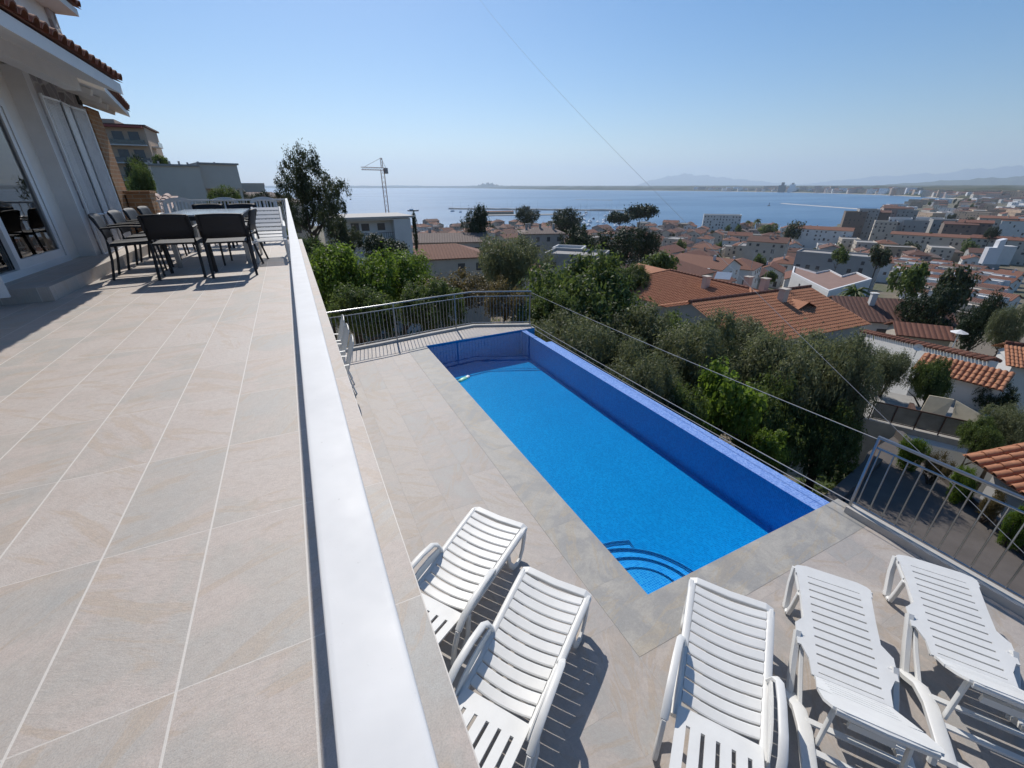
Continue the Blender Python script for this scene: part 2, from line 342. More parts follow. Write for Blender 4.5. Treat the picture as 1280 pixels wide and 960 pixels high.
def ridge(name, pts, d, depth, seed, rough=.12):
    b = MB(); rr = random.Random(seed); xs = []; p0, p1 = pts[0][0], pts[-1][0]; N = 90
    prof = []
    for i in range(N + 1):
        px = p0 + (p1 - p0) * i / N; h = lerp_tab(pts, px)
        jag = sum(math.sin(i * f + ph) * a for f, ph, a in ((.7, seed, .5), (1.7, seed * 2, .3), (3.9, seed * 3, .2)))
        prof.append((px, h * (1 + rough * jag)))
    for px, h in prof:
        a = pix_az(px); sc_ = d / math.cos(a - YAW)
        for k, (dd, hh) in enumerate(((-depth, 0), (-depth * .45, .55), (0, 1), (depth, 0))):
            q = sc_ + dd * (1 + .25 * math.sin(px * .21 + k)); b.v.append((q * math.sin(a), q * math.cos(a), SEA - 2 + h * hh))
    for i in range(N):
        for k in range(3): b.f.append((i * 4 + k, i * 4 + 4 + k, i * 4 + 5 + k, i * 4 + 1 + k)); b.m.append(0)
    return kind(b.build(name, M['mount']), 'structure')
ridge('mountain_range', [(790, 40), (815, 500), (850, 880), (880, 760), (915, 560), (945, 420), (990, 150), (1030, 60)], 34000, 2500, 3)
ridge('mountain_range', [(960, 20), (1020, 300), (1080, 640), (1130, 820), (1170, 900), (1220, 1250), (1280, 1350), (1400, 1300), (1500, 800)], 33500, 2500, 5)
ridge('coastal_hills', [(1080, 60), (1150, 160), (1220, 250), (1280, 320), (1400, 420), (1600, 300)], 13000, 1500, 9)
ridge('headland', [(592, 10), (600, 110), (612, 150), (622, 90), (632, 60), (642, 70), (652, 20)], 14000, 300, 2, .3)
ridge('coastal_hills', [(-100, 60), (300, 70), (480, 90), (560, 60), (600, 80), (700, 40)], 21000, 900, 4, .3)
# breakwaters
def strip(name, p, q, w, h, mat, label, cat):
    P, Q = Vector((p[0], p[1])), Vector((q[0], q[1])); t = (Q - P).normalized(); nn = Vector((-t.y, t.x)) * w / 2; mid = (P + Q) / 2
    b = MB(); N = 24; rr = random.Random(int(w * 10))
    for i in range(N + 1):
        c = P.lerp(Q, i / N) - mid; j = 1 + rr.uniform(-.2, .2)
        for s_, z_ in ((-1, -2), (-.5, h * j), (.5, h * j), (1, -2)): b.v.append((c.x + nn.x * s_, c.y + nn.y * s_, z_))
    for i in range(N):
        for k in range(3): b.f.append((i * 4 + k, i * 4 + 4 + k, i * 4 + 5 + k, i * 4 + 1 + k)); b.m.append(0)
    o = b.build(name, mat, None, (mid.x, mid.y, SEA)); return tag(o, label, cat)
def onsea(px, py):
    X, Y, Z = ray(px, py); t = (SEA - CAMH) / Z; return (X * t, Y * t)
strip('breakwater', onsea(562, 261.5), onsea(782, 264), 22, 3.2, M['concrete'], 'long dark stone breakwater closing off the marina', 'breakwater')
strip('breakwater', onsea(978, 254.5), onsea(1082, 262), 18, 1.2, M['kerb'], 'low pale breakwater out in the bay right of the harbour', 'breakwater')
strip('breakwater', onsea(720, 249.5), onsea(765, 250.5), 18, .9, M['concrete'], 'short dark reef breakwater far out beyond the masts', 'breakwater')

# ---------------------------------------------------------------- terrace
DZ = -2.58
b = MB(); b.box(-3.05, .142, -4, 11.5, -.25, 0); kind(b.build('terrace_floor', M['tile'], smooth=0), 'structure')
b = MB(); b.box(-3.0, -.35, -4, 11.3, DZ - .8, -.25)
tag(b.build('basement_wall', M['plaster'], None, (0, 0, 0), smooth=0), 'white wall below the terrace along the pool deck', 'wall')
# white terrace railing, long side
def white_railing(label, p, q, n, top):
    P, Q = Vector(p), Vector(q); L = (Q - P).length; t = (Q - P) / L
    a = math.atan2(t.y, t.x); r = thing('white_railing', label, 'railing', (P.x, P.y, 0), a)
    MB().sweep([(-.02 + (L + .04) * i / 60, 0.0004 * math.sin(i * .9), top - .016) for i in range(61)], .0425, .03, n=24, rnd=16).build('handrail', M['railpaint'], r, smooth=20)
    MB().box(0, L, -.012, .012, .07, .09).build('bottom_rail', M['whitemetal'], r)
    for i in range(n):
        x = .05 + (L - .1) * i / (n - 1)
        MB().box(x - .006, x + .006, -.006, .006, .09, top - .032).build('baluster', M['whitemetal'], r, smooth=0)
    for i in range(int(L / 1.6) + 1):
        x = .012 + (L - .024) * i / int(L / 1.6)
        MB().box(x - .011, x + .011, -.011, .011, 0, top - .032).build('post', M['whitemetal'], r, smooth=0)
    return r
white_railing('long white handrail running down the pool edge of the terrace', (-.0095, 11.45, 0), (-.0068, -1.0, 0), 88, .878)
white_railing('short white railing across the far end of the terrace behind the white chairs', (-2.35, 11.46, 0), (-.05, 11.46, 0), 20, .872)

# ---------------------------------------------------------------- villa on the left
H = thing('white_villa', 'white villa beside the terrace with tiled eaves, glass door and brick corner pillar', 'house', (-3.0, 6.0, 0))
def hb(x0, x1, y0, y1, z0, z1, b=None): return (b or MB()).box(x0 + 3.0, x1 + 3.0, y0 - 6, y1 - 6, z0, z1)
b = MB(); hb(-3.22, -3.0, 8.5, 9.0, -.25, 2.75, b); hb(-3.22, -3.0, 5.2, 8.5, 2.12, 2.75, b); hb(-3.22, -3.0, -4, 5.2, -.25, 2.75, b); hb(-3.22, -3.0, 5.2, 8.5, -.25, .15, b)
hb(-8.0, -7.8, -4, 11.2, -2.6, 2.9, b); hb(-7.8, -3.22, -4, -3.8, -2.6, 2.75, b); hb(-7.8, -3.22, 11.0, 11.2, -2.6, 2.4, b)
b.build('wall', M['plaster'], H, smooth=0)
b = MB(); hb(-3.1, -2.82, 9.0, 10.85, -.25, 2.6, b); b.build('stone_wall', M['stone'], H, smooth=0)
b = MB(); hb(-3.06, -2.8, 8.86, 9.05, 0, 2.55, b); hb(-2.99, -2.812, 9.35, 9.55, .15, 2.2, b); b.build('pilaster', M['plaster2'], H, smooth=0)
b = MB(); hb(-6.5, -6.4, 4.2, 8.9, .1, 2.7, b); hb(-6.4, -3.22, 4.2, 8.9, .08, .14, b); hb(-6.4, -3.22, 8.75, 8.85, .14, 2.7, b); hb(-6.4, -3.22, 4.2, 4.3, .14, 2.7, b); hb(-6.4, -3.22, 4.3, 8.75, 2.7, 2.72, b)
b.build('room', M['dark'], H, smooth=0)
# glazed sliding door
dr = bpy.data.objects.new('sliding_door', None); COL.objects.link(dr); dr.parent = H
b = MB(); hb(-3.05, -2.975, 8.40, 8.5, .15, 2.12, b); hb(-3.05, -2.975, 5.2, 8.40, 2.03, 2.12, b); hb(-3.05, -2.975, 5.2, 8.40, .15, .23, b); hb(-3.05, -2.975, 5.2, 5.3, .23, 2.03, b)
hb(-3.03, -2.985, 7.12, 7.22, .23, 2.03, b); hb(-3.03, -2.985, 8.30, 8.385, .23, 2.03, b); hb(-3.03, -2.985, 7.22, 8.30, .23, .33, b); b.build('door_frame', M['whitemetal'], dr, smooth=0)
b = MB(); hb(-3.028, -2.99, 8.3855, 8.3995, .23, 2.03, b); b.build('door_seal_shadow', M['black'], dr, smooth=0)  # black strip: the seal line with the jamb's shadow gap painted in
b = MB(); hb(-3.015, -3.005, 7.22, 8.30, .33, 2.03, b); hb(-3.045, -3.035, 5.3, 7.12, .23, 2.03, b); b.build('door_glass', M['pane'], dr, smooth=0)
b = MB()
for k in range(7): hb(-4.0 + .03 * (k % 2), -3.9 + .03 * (k % 2), 5.5 + k * .32, 5.8 + k * .32, .14, 2.0, b)
b.build('net_curtain', M['plaster2'], H, smooth=0)
# open casement leaf in the near corner
ld = bpy.data.objects.new('open_door', None); COL.objects.link(ld); ld.parent = H; ld.location = (.34, -.05, 0); ld.rotation_euler = (0, 0, R(-72))
b = MB(); L = .8; b.box(-.02, .02, -L, -L + .07, .12, 2.1); b.box(-.02, .02, -.07, 0, .12, 2.1); b.box(-.02, .02, -L + .07, -.07, .12, .2); b.box(-.02, .02, -L + .07, -.07, 2.02, 2.1)
b.build('door_frame', M['whitemetal'], ld, smooth=0); MB().box(-.004, .004, -L + .07, -.07, .2, 2.02).build('door_glass', M['pane'], ld, smooth=0)
# security grille: three folded frames of close bars
gr = bpy.data.objects.new('window_grille', None); COL.objects.link(gr); gr.parent = H
b = MB(); y0, y1 = 8.98, 10.38; xs = [-2.74, -2.70, -2.74, -2.70]
for k in range(3):
    a, c = y0 + (y1 - y0) * k / 3, y0 + (y1 - y0) * (k + 1) / 3; xa, xb = xs[k] + 3, xs[k + 1] + 3
    for z0 in (.16, .72, 2.24): b.sweep([(xa, a - 6, z0), (xb, c - 6, z0)], .03, .03)
    for y_, x_ in ((a, xa), (c, xb)): b.sweep([(x_, y_ - 6, .15), (x_, y_ - 6, 2.27)], .034, .034)
b.build('grille_frame', M['whitemetal'], gr)
b = MB()
for k in range(3):
    a, c = y0 + (y1 - y0) * k / 3, y0 + (y1 - y0) * (k + 1) / 3; xa, xb = xs[k] + 3, xs[k + 1] + 3
    for i in range(1, 13):
        f = i / 13; x_, y_ = xa + (xb - xa) * f, a + (c - a) * f - 6; b.box(x_ - .003, x_ + .003, y_ - .006, y_ + .006, .17, 2.23)
b.build('grille_bars', M['whitemetal'], gr, smooth=0)
b = MB(); hb(-2.99, -2.78, 10.85, 11.45, -.25, 2.36, b); b.build('brick_pillar', M['brick'], H, smooth=0)
b = MB(); hb(-2.75, -2.38, 11.15, 11.6, -.25, 1.0, b); hb(-2.77, -2.36, 11.13, 11.62, 1.0, 1.04, b); b.build('brick_pier', M['brick'], H, smooth=0)
b = MB(); hb(-2.825, -2.8, 10.65, 10.8, 2.36, 2.5, b); b.build('vent', M['dark'], H, smooth=0)
b = MB(); hb(-3.0, -2.45, 6.2, 11.2, -.02, .15, b); b.build('doorstep', M['tile'], H, smooth=0)

def barrel(b, o, u, v, W, Lg, pitch=.2, r=.075, row=.38, sag=0):
    """barrel tiles: u along the eave, v up the slope (both unit), o lower corner"""
    o, u, v = Vector(o), Vector(u).normalized(), Vector(v).normalized(); nn = u.cross(v).normalized()
    if nn.z < 0: nn = -nn
    cols = int(W / pitch); rows = max(1, int(Lg / row)); S = 7
    for rI in range(rows):
        v0, v1 = rI * row - (.03 if rI else 0), (rI + 1) * row
        for cI in range(cols):
            jt = random.uniform(-.008, .008)
            for (cx, up, k) in ((cI * pitch + pitch / 2, 1, 1.0),):
                base = len(b.v)
                for vv, lift, tp in ((v0, .022, 1.0), (v1, .0, .86)):
                    for i in range(S):
                        a = math.pi * i / (S - 1); b.v.append(tuple(o + u * (cx + jt - math.cos(a) * r * tp) + v * vv + nn * (lift + math.sin(a) * r * tp * .9)))
                for i in range(S - 1):
                    b.f.append((base + i, base + i + 1, base + S + i + 1, base + S + i)); b.m.append(0)
                n0 = len(b.v); e0 = [base + i for i in range(S)]
                ctr = len(b.v)
                for i in range(S):
                    p = Vector(b.v[base + i]); c_ = o + u * (cx + jt) + v * (v0 + .0) + nn * .022
                    b.v.append(tuple(p.lerp(c_, .22)))
                for i in range(S - 1): b.f.append((base + i + 1, base + i, n0 + i, n0 + i + 1)); b.m.append(0)
            # channel between the covers
            b.face(o + u * (cI * pitch - .06) + v * v0 + nn * .012, o + u * (cI * pitch + .06) + v * v0 + nn * .012, o + u * (cI * pitch + .06) + v * v1 + nn * .004, o + u * (cI * pitch - .06) + v * v1 + nn * .004)
    b.face(o, o + u * W, o + u * W + v * Lg, o + v * Lg)
# main eave
ex, ez, ye = -1.78, 2.42, 8.95
rf = MB(); sl = Vector((-1, 0, .36)).normalized()
barrel(rf, (ex + 3, -4 - 6, ez + .03), (0, 1, 0), sl, ye + 4, 4.4, .205, .085); rf.build('roof', M['roof_eave'], H)
b = MB(); dzs = .36
def slopebox(b, x0, x1, y0, y1, zt, th):
    z = lambda x: zt + (ex - x) * dzs
    b.hexa([(x0 + 3, y0 - 6, z(x0) - th), (x1 + 3, y0 - 6, z(x1) - th), (x1 + 3, y1 - 6, z(x1) - th), (x0 + 3, y1 - 6, z(x0) - th)],
           [(x0 + 3, y0 - 6, z(x0)), (x1 + 3, y0 - 6, z(x1)), (x1 + 3, y1 - 6, z(x1)), (x0 + 3, y1 - 6, z(x0))])
slopebox(b, -6.0, ex - .03, -4, ye - .06, ez + .0, .13); b.build('soffit', M['soffit'], H, smooth=0)
b = MB(); hb(ex - .62, ex - .46, -4, ye - .15, 2.30, 2.62, b); b.build('eave_beam', M['soffit'], H, smooth=0)
for y_ in (-1.2, .4, 2.0, 3.6, 5.2, 6.8, 8.4): b = MB(); slopebox(b, -3.0, ex - .63, y_, y_ + .14, ez - .132, .14); b.build('rafter', M['soffit'], H, smooth=0)
# lower eave of the wing behind
b = MB(); e2x0, e2y0, e2z = -2.0, 9.0, 2.44
sl2 = Vector((-1, 0, .36)).normalized(); ua = Vector((-.14, 1, 0)).normalized()
barrel(b, (e2x0 + 3, e2y0 - 6, e2z), ua, sl2, 3.0, 3.6, .205, .085); b.build('wing_roof', M['roof_eave'], H)
b = MB(); P0 = Vector((e2x0 + 3 - .03, e2y0 - 6, e2z - .02)); P1 = P0 + ua * 2.95
b.hexa([P0 + Vector((0, 0, -.08)), P1 + Vector((0, 0, -.08)), P1 + sl2 * 2.6 + Vector((0, 0, -.08)), P0 + sl2 * 2.6 + Vector((0, 0, -.08))], [P0, P1, P1 + sl2 * 2.6, P0 + sl2 * 2.6])
b.build('wing_soffit', M['soffit'], H, smooth=0)
for k in range(4):
    q = P0 + ua * (.3 + k * .75) + Vector((0, 0, -.082)); MB().sweep([q + sl2 * .2 + Vector((0, 0, -.05)), q + sl2 * 1.3 + Vector((0, 0, -.05))], .12, .1, n=4).build('wing_rafter', M['soffit'], H, smooth=0)
# upper storey
b = MB(); hb(-7.8, -2.95, -4, 11.45, 2.6, 3.9, b); b.build('upper_wall', M['plaster'], H, smooth=0)
b = MB(); hb(-2.948, -2.90, 11.2, 11.47, 2.6, 3.75, b); b.build('corner_stone', M['stone'], H, smooth=0)
b = MB(); barrel(b, (.45, -10, 3.87), (0, 1, 0), (-1, 0, .36), 15.6, 4.2, .205, .085); b.build('upper_roof', M['roof_eave'], H)
b = MB(); hb(-2.94, -2.6, -4, 11.52, 3.75, 3.85, b); b.build('upper_soffit', M['soffit'], H, smooth=0)

# ---------------------------------------------------------------- pool deck and pool
PX0, PX1, PY0, PY1 = 2.5, 5.3, 2.0, 10.08
KERB = [(-.35, 10.47), (.57, 10.58), (1.56, 10.70), (2.92, 10.93), (4.20, 11.08), (5.74, 10.42)]
b = MB()
def slab(b, poly, z0, z1): b.prism(poly, z0, z1)
slab(b, [(-.35, -4), (2.0, -4), (2.0, 10.6), (-.35, 10.4)], DZ - .4, DZ)
slab(b, [(2.0, -4), (5.7, -4), (5.72, 1.56), (2.0, 1.56)], DZ - .4, DZ)
slab(b, [(-.35, 10.4), (2.0, 10.6), (2.0, 10.08), (5.74, 10.2), (5.74, 10.42), (4.2, 11.08), (2.92, 10.93), (1.56, 10.70), (.57, 10.58), (-.35, 10.47)], DZ - .4, DZ - .001)
kind(b.build('pool_deck', M['deck'], smooth=0), 'structure')
P = thing('swimming_pool', 'blue mosaic infinity pool with stone coping and corner steps', 'swimming pool', (2.5, 2.0, DZ))
def pb(b, x0, x1, y0, y1, z0, z1): return b.box(x0 - 2.5, x1 - 2.5, y0 - 2, y1 - 2, z0 - DZ, z1 - DZ)
WZ = DZ - .035; FZ = WZ - .68
b = MB(); pb(b, PX0 - .1, PX1 + .1, PY0 - .1, PY1 + .1, FZ - .2, FZ); pb(b, PX0 - .15, PX0, PY0 - .1, PY1 + .1, FZ, DZ - .032); pb(b, PX0, PX1, PY0 - .15, PY0, FZ, DZ - .032)
b.hexa([(0, PY1 - 2, FZ - DZ), (PX1 - 2.5 + .45, PY1 - 2 + .12, FZ - DZ), (PX1 - 2.5 + .45, PY1 - 2 + .3, FZ - DZ), (0, PY1 - 2 + .2, FZ - DZ)], [(0, PY1 - 2, -.003), (PX1 - 2.5 + .45, PY1 - 2 + .12, -.003), (PX1 - 2.5 + .45, PY1 - 2 + .3, -.003), (0, PY1 - 2 + .2, -.003)])
b.build('pool_shell', M['mosaic'], P, smooth=0)
b = MB(); pb(b, PX1 + .001, PX1 + .15, PY0 - .1, PY1 + .08, FZ, WZ + .008); pb(b, PX1 + .15, PX1 + .31, PY0 - .1, 9.02, -5.5, WZ + .008)
b.mat(1); pb(b, PX1, PX1 + .0005, PY0, PY1 + .08, FZ, WZ + .006)
b.build('infinity_edge', [M['mosaic_pale'], M['mosaic']], P, smooth=0)
b = MB(); pb(b, 2.0, 2.5, 1.56, 10.08, DZ - .03, DZ + .002); pb(b, 2.5, 5.74, 1.56, 2.0, DZ - .03, DZ + .002); b.build('coping', M['coping'], P, smooth=0)
# steps: quarter ovals in the near left corner, dark nosing lines
for k, (rx, ry, dz) in enumerate(((1.12, 1.12, .47), (.98, .95, .33), (.73, .69, .20), (.46, .44, .08))):
    pts = [(0, 0)] + [(rx * math.cos(R(a)), ry * math.sin(R(a))) for a in range(0, 91, 6)]
    if k == 0: pts = [(0, 0)] + [(1.0 * math.cos(R(a)), 1.0 * math.sin(R(a))) for a in range(0, 49, 6)] + [(.66, .78), (.70, 1.02), (.48, 1.1), (.22, 1.14), (0, 1.14)]
    z1 = WZ - DZ - dz
    inner = [pts[0]] + [(p[0] * .93, p[1] * .93) for p in pts[1:]]
    s_ = MB(); s_.prism(pts, FZ - DZ, z1 - .004); s_.mat(0).prism(inner, z1 - .004, z1)
    s_.mat(1); pr = pts[1:]
    for q, r_ in zip(pr, pr[1:]):
        for f0, f1 in ((.962, .988), (.925, .948)):
            s_.face((q[0] * f0, q[1] * f0, z1 + .003), (q[0] * f1, q[1] * f1, z1 + .003), (r_[0] * f1, r_[1] * f1, z1 + .003), (r_[0] * f0, r_[1] * f0, z1 + .003))
    s_.build('step', [M['mosaic_step'], M['mosaic_dark']], P, smooth=0)
b = MB(); b.face((PX0, PY0, 0), (PX1, PY0, 0), (PX1, PY1 + .1, 0), (PX0, PY1, 0)); kind(b.build('pool_water', M['poolwater'], None, (0, 0, WZ)), 'structure')
f = thing('pool_float', 'small green and white float on the water at the far end of the pool', 'pool float', tuple(Vector((0, 0, WZ)) + Vector((ray(579, 475)[0], ray(579, 475)[1], 0)) * ((CAMH - WZ) / -ray(579, 475)[2])), R(25))
M['green'] = plain('mint_green_plastic', (.25, .62, .42), .4, .05)
MB().sweep([(-.13, 0, .01), (-.11, 0, .015), (0, 0, .02), (.07, 0, .02), (.1, 0, .018)], .11, .06, scale=[.3, .8, 1, .95, .7]).build('float_body', M['green'], f)
MB().sweep([(.1, 0, .018), (.13, 0, .02), (.17, 0, .03), (.185, 0, .035)], .1, .06, scale=[.8, 1, .9, .4]).build('float_cap', M['plastic'], f)

# deck walls, catch basin
b = MB()
b.prism([(5.2, -4), (5.7, -4), (5.72, 1.9), (5.2, 1.9)], -9, DZ - .41); b.prism([(-.35, 10.2), (5.6, 10.36), (5.6, 10.42), (4.15, 11.02), (2.9, 10.9), (.57, 10.5), (-.35, 10.4)], -9, DZ - .41); b.box(4.9, 5.2, 1.9, 10.2, -9, -3.6)
tag(b.build('retaining_wall', M['concrete'], smooth=0), 'tall grey concrete retaining wall carrying the pool deck', 'wall')

# ---------------------------------------------------------------- steel railings on the deck
def steel_railing(label, pts, top, zb, posts, nb, kerb=True, group=None):
    r = thing('steel_railing', label, 'railing', (pts[0][0], pts[0][1], zb), 0, group); o0 = Vector((pts[0][0], pts[0][1], 0))
    Q = [Vector((p[0], p[1], 0)) - o0 for p in pts]
    # densify
    up = lambda z, L=Q: [p + Vector((0, 0, z)) for p in L]
    MB().tube(up(top), .02, 10).build('top_rail', M['steel'], r); MB().tube(up(top - .13), .012, 8).build('upper_rail', M['steel'], r); MB().tube(up(.06), .013, 8).build('lower_rail', M['steel'], r)
    if kerb: MB().sweep(up(-.05), .14, .11, n=4, rnd=9).build('kerb', M['kerb'], r, smooth=0)
    cum = [0]
    for a, c in zip(Q, Q[1:]): cum.append(cum[-1] + (c - a).length)
    def along(f):
        s_ = f * cum[-1]
        for i in range(len(Q) - 1):
            if s_ <= cum[i + 1] + 1e-6: return Q[i].lerp(Q[i + 1], (s_ - cum[i]) / (cum[i + 1] - cum[i]))
    for i in range(nb):
        p = along((i + .5) / nb); MB().tube([p + Vector((0, 0, .06)), p + Vector((0, 0, top - .13))], .008, 6).build('baluster', M['steel'], r)
    for fpos in posts:
        p = along(fpos); MB().sweep([p, p + Vector((0, 0, top - .01))], .03, .03, n=8, rnd=6).build('post', M['steel'], r)
    return r
steel_railing('long steel balustrade curving round the far end of the pool deck', [(-.3, 10.5)] + KERB[1:], .96, DZ + .05, (.005, .36, .64, .995), 66)
steel_railing('steel balustrade on the right edge of the deck behind the flat loungers', [(5.60, 1.82), (5.58, -.2), (5.56, -2.2), (5.54, -4)], 1.0, DZ + .09, (.002, .34, .67, .998), 44)
def cable(label, p, q, r, sag=0, mat='wire', n=24, name='steel_cable', group='safety cables along the infinity edge', ext=True):
    P, Q = Vector(p), Vector(q); mid = (P + Q) / 2
    path = [P.lerp(Q, i / n) - mid - Vector((0, 0, sag * 4 * (i / n) * (1 - i / n))) for i in range(n + 1)]
    return tag(MB().tube(path, r, 6).build(name, M[mat], None, mid), label, 'cable', group)
cable('topmost thin cable stretched above the infinity edge between the railing posts', (5.74, 10.42, DZ + .97), (5.60, 1.82, DZ + 1.06), .006, .04)
cable('upper of the two low cables just beyond the infinity edge', (5.76, 10.36, DZ + .05), (5.64, 1.82, DZ + .12), .008, .03)
cable('lowest cable beyond the infinity edge, nearest the water', (5.78, 10.36, DZ - .08), (5.68, 1.84, DZ - .02), .008, .03)
a_, c_ = at(1320, 730, 7.5), at(585, -20, 42)
cable('pale overhead telephone cable crossing the view from upper left to lower right', c_, a_, .0045, .5, 'wire', 60, 'telephone_cable', None)

# ---------------------------------------------------------------- sun loungers
PL = M['plastic']
def lounger_a(label, loc, rot, group, back=12):
    r = thing('sun_lounger', label, 'sun lounger', loc, rot, group)
    zt = [(0, .372), (.08, .385), (.3, .372), (.6, .348), (.9, .325), (1.16, .318)]
    hw = lambda x: .318 - .035 * x
    b = MB()
    for i in range(11):      # cross slats of the leg section
        xc = .092 + i * .0955; w = .0815; base = len(b.v)
        for j in range(9):
            t = -1 + 2 * j / 8; y = t * (hw(xc) - .03); sag = -.014 * (1 - t * t)
            for dx, dz in ((-w / 2, -.012), (-w / 2, 0), (-w / 2 + .01, .004), (w / 2 - .01, .004), (w / 2, 0), (w / 2, -.012)):
                b.v.append((xc + dx + .02 * (1 - t * t), y, lerp_tab(zt, xc + dx) + sag + dz))
        for j in range(8):
            for k in range(5): a = base + j * 6 + k; b.f.append((a, a + 1, a + 7, a + 6)); b.m.append(0)
            b.f.append((base + j * 6 + 5, base + j * 6, base + j * 6 + 6, base + j * 6 + 11)); b.m.append(0)
    b.sweep([(.015, -hw(0) - .01, .355), (.0, -.28, .37), (.008, -.1, .368), (.012, 0, .366), (.008, .1, .368), (.0, .28, .37), (.015, hw(0) + .01, .355)], .075, .042, rnd=9)
    for s in (-1, 1): b.sweep([(-.035, s * .318, .345), (.02, s * .325, .365), (.09, s * .322, .362), (.13, s * .318, .35)], .05, .05, scale=[.6, 1, 1, .7])
    b.build('leg_rest', PL, r, smooth=14)
    b = MB()
    for s in (-1, 1): b.sweep([(x, s * hw(x), lerp_tab(zt, x) - .02) for x in (0.02, .05, .15, .3, .5, .7, .9, 1.1, 1.2)], .062, .05, rnd=5)
    for s in (-1, 1): b.sweep([(.66, s * .30, .352), (.72, s * .303, .385), (.85, s * .302, .395), (1.0, s * .30, .39), (1.12, s * .297, .372), (1.22, s * .293, .34)], .018, .1, scale=[.5, .9, 1, 1, .9, .6], rnd=5)
    b.build('side_rail', PL, r)
    # backrest, hinged
    bk = MB(); ca, sa = math.cos(R(back)), math.sin(R(back)); o_ = Vector((1.125, 0, .318))
    pt = lambda u, y, h: o_ + Vector((u * ca - h * sa, y, u * sa + h * ca))
    def bar(u0, u1, y0, y1, h0=-.014, h1=.004):
        bk.hexa([pt(u0, y0, h0), pt(u1, y0, h0), pt(u1, y1, h0), pt(u0, y1, h0)], [pt(u0, y0, h1), pt(u1, y0, h1), pt(u1, y1, h1), pt(u0, y1, h1)])
    W = .27; sl = .0135; n = 6; sw = (2 * W - (n - 1) * sl * 2) / n
    bar(0, .13, -W, W); bar(.66, .78, -W, W)
    for i in range(n):
        y0 = -W + i * (sw + 2 * sl); bar(.13, .66, y0, y0 + sw)
    bk.build('backrest', PL, r, smooth=0)
    for s in (-1, 1):
        arm = [(.66, s * .30, .36), (.685, s * .325, .44), (.74, s * .338, .485), (.9, s * .345, .50), (1.1, s * .348, .49), (1.22, s * .348, .455), (1.30, s * .345, .38)]
        MB().sweep(arm, .056, .034, rnd=4).build('armrest', PL, r)
        MB().sweep([(.0, s * .315, .35), (.015, s * .318, .26), (.06, s * .32, .12), (.12, s * .32, .035), (.19, s * .32, .018), (.26, s * .318, .04), (.34, s * .312, .16), (.37, s * .305, .33)], .062, .036, up=(0, 1, 0)).build('leg', PL, r)
        MB().sweep([(1.30, s * .345, .38), (1.37, s * .345, .24), (1.40, s * .345, .10), (1.37, s * .342, .02), (1.28, s * .34, .018), (1.16, s * .335, .12), (1.08, s * .30, .29)], .05, .04, up=(0, 1, 0)).build('leg', PL, r)
    return r
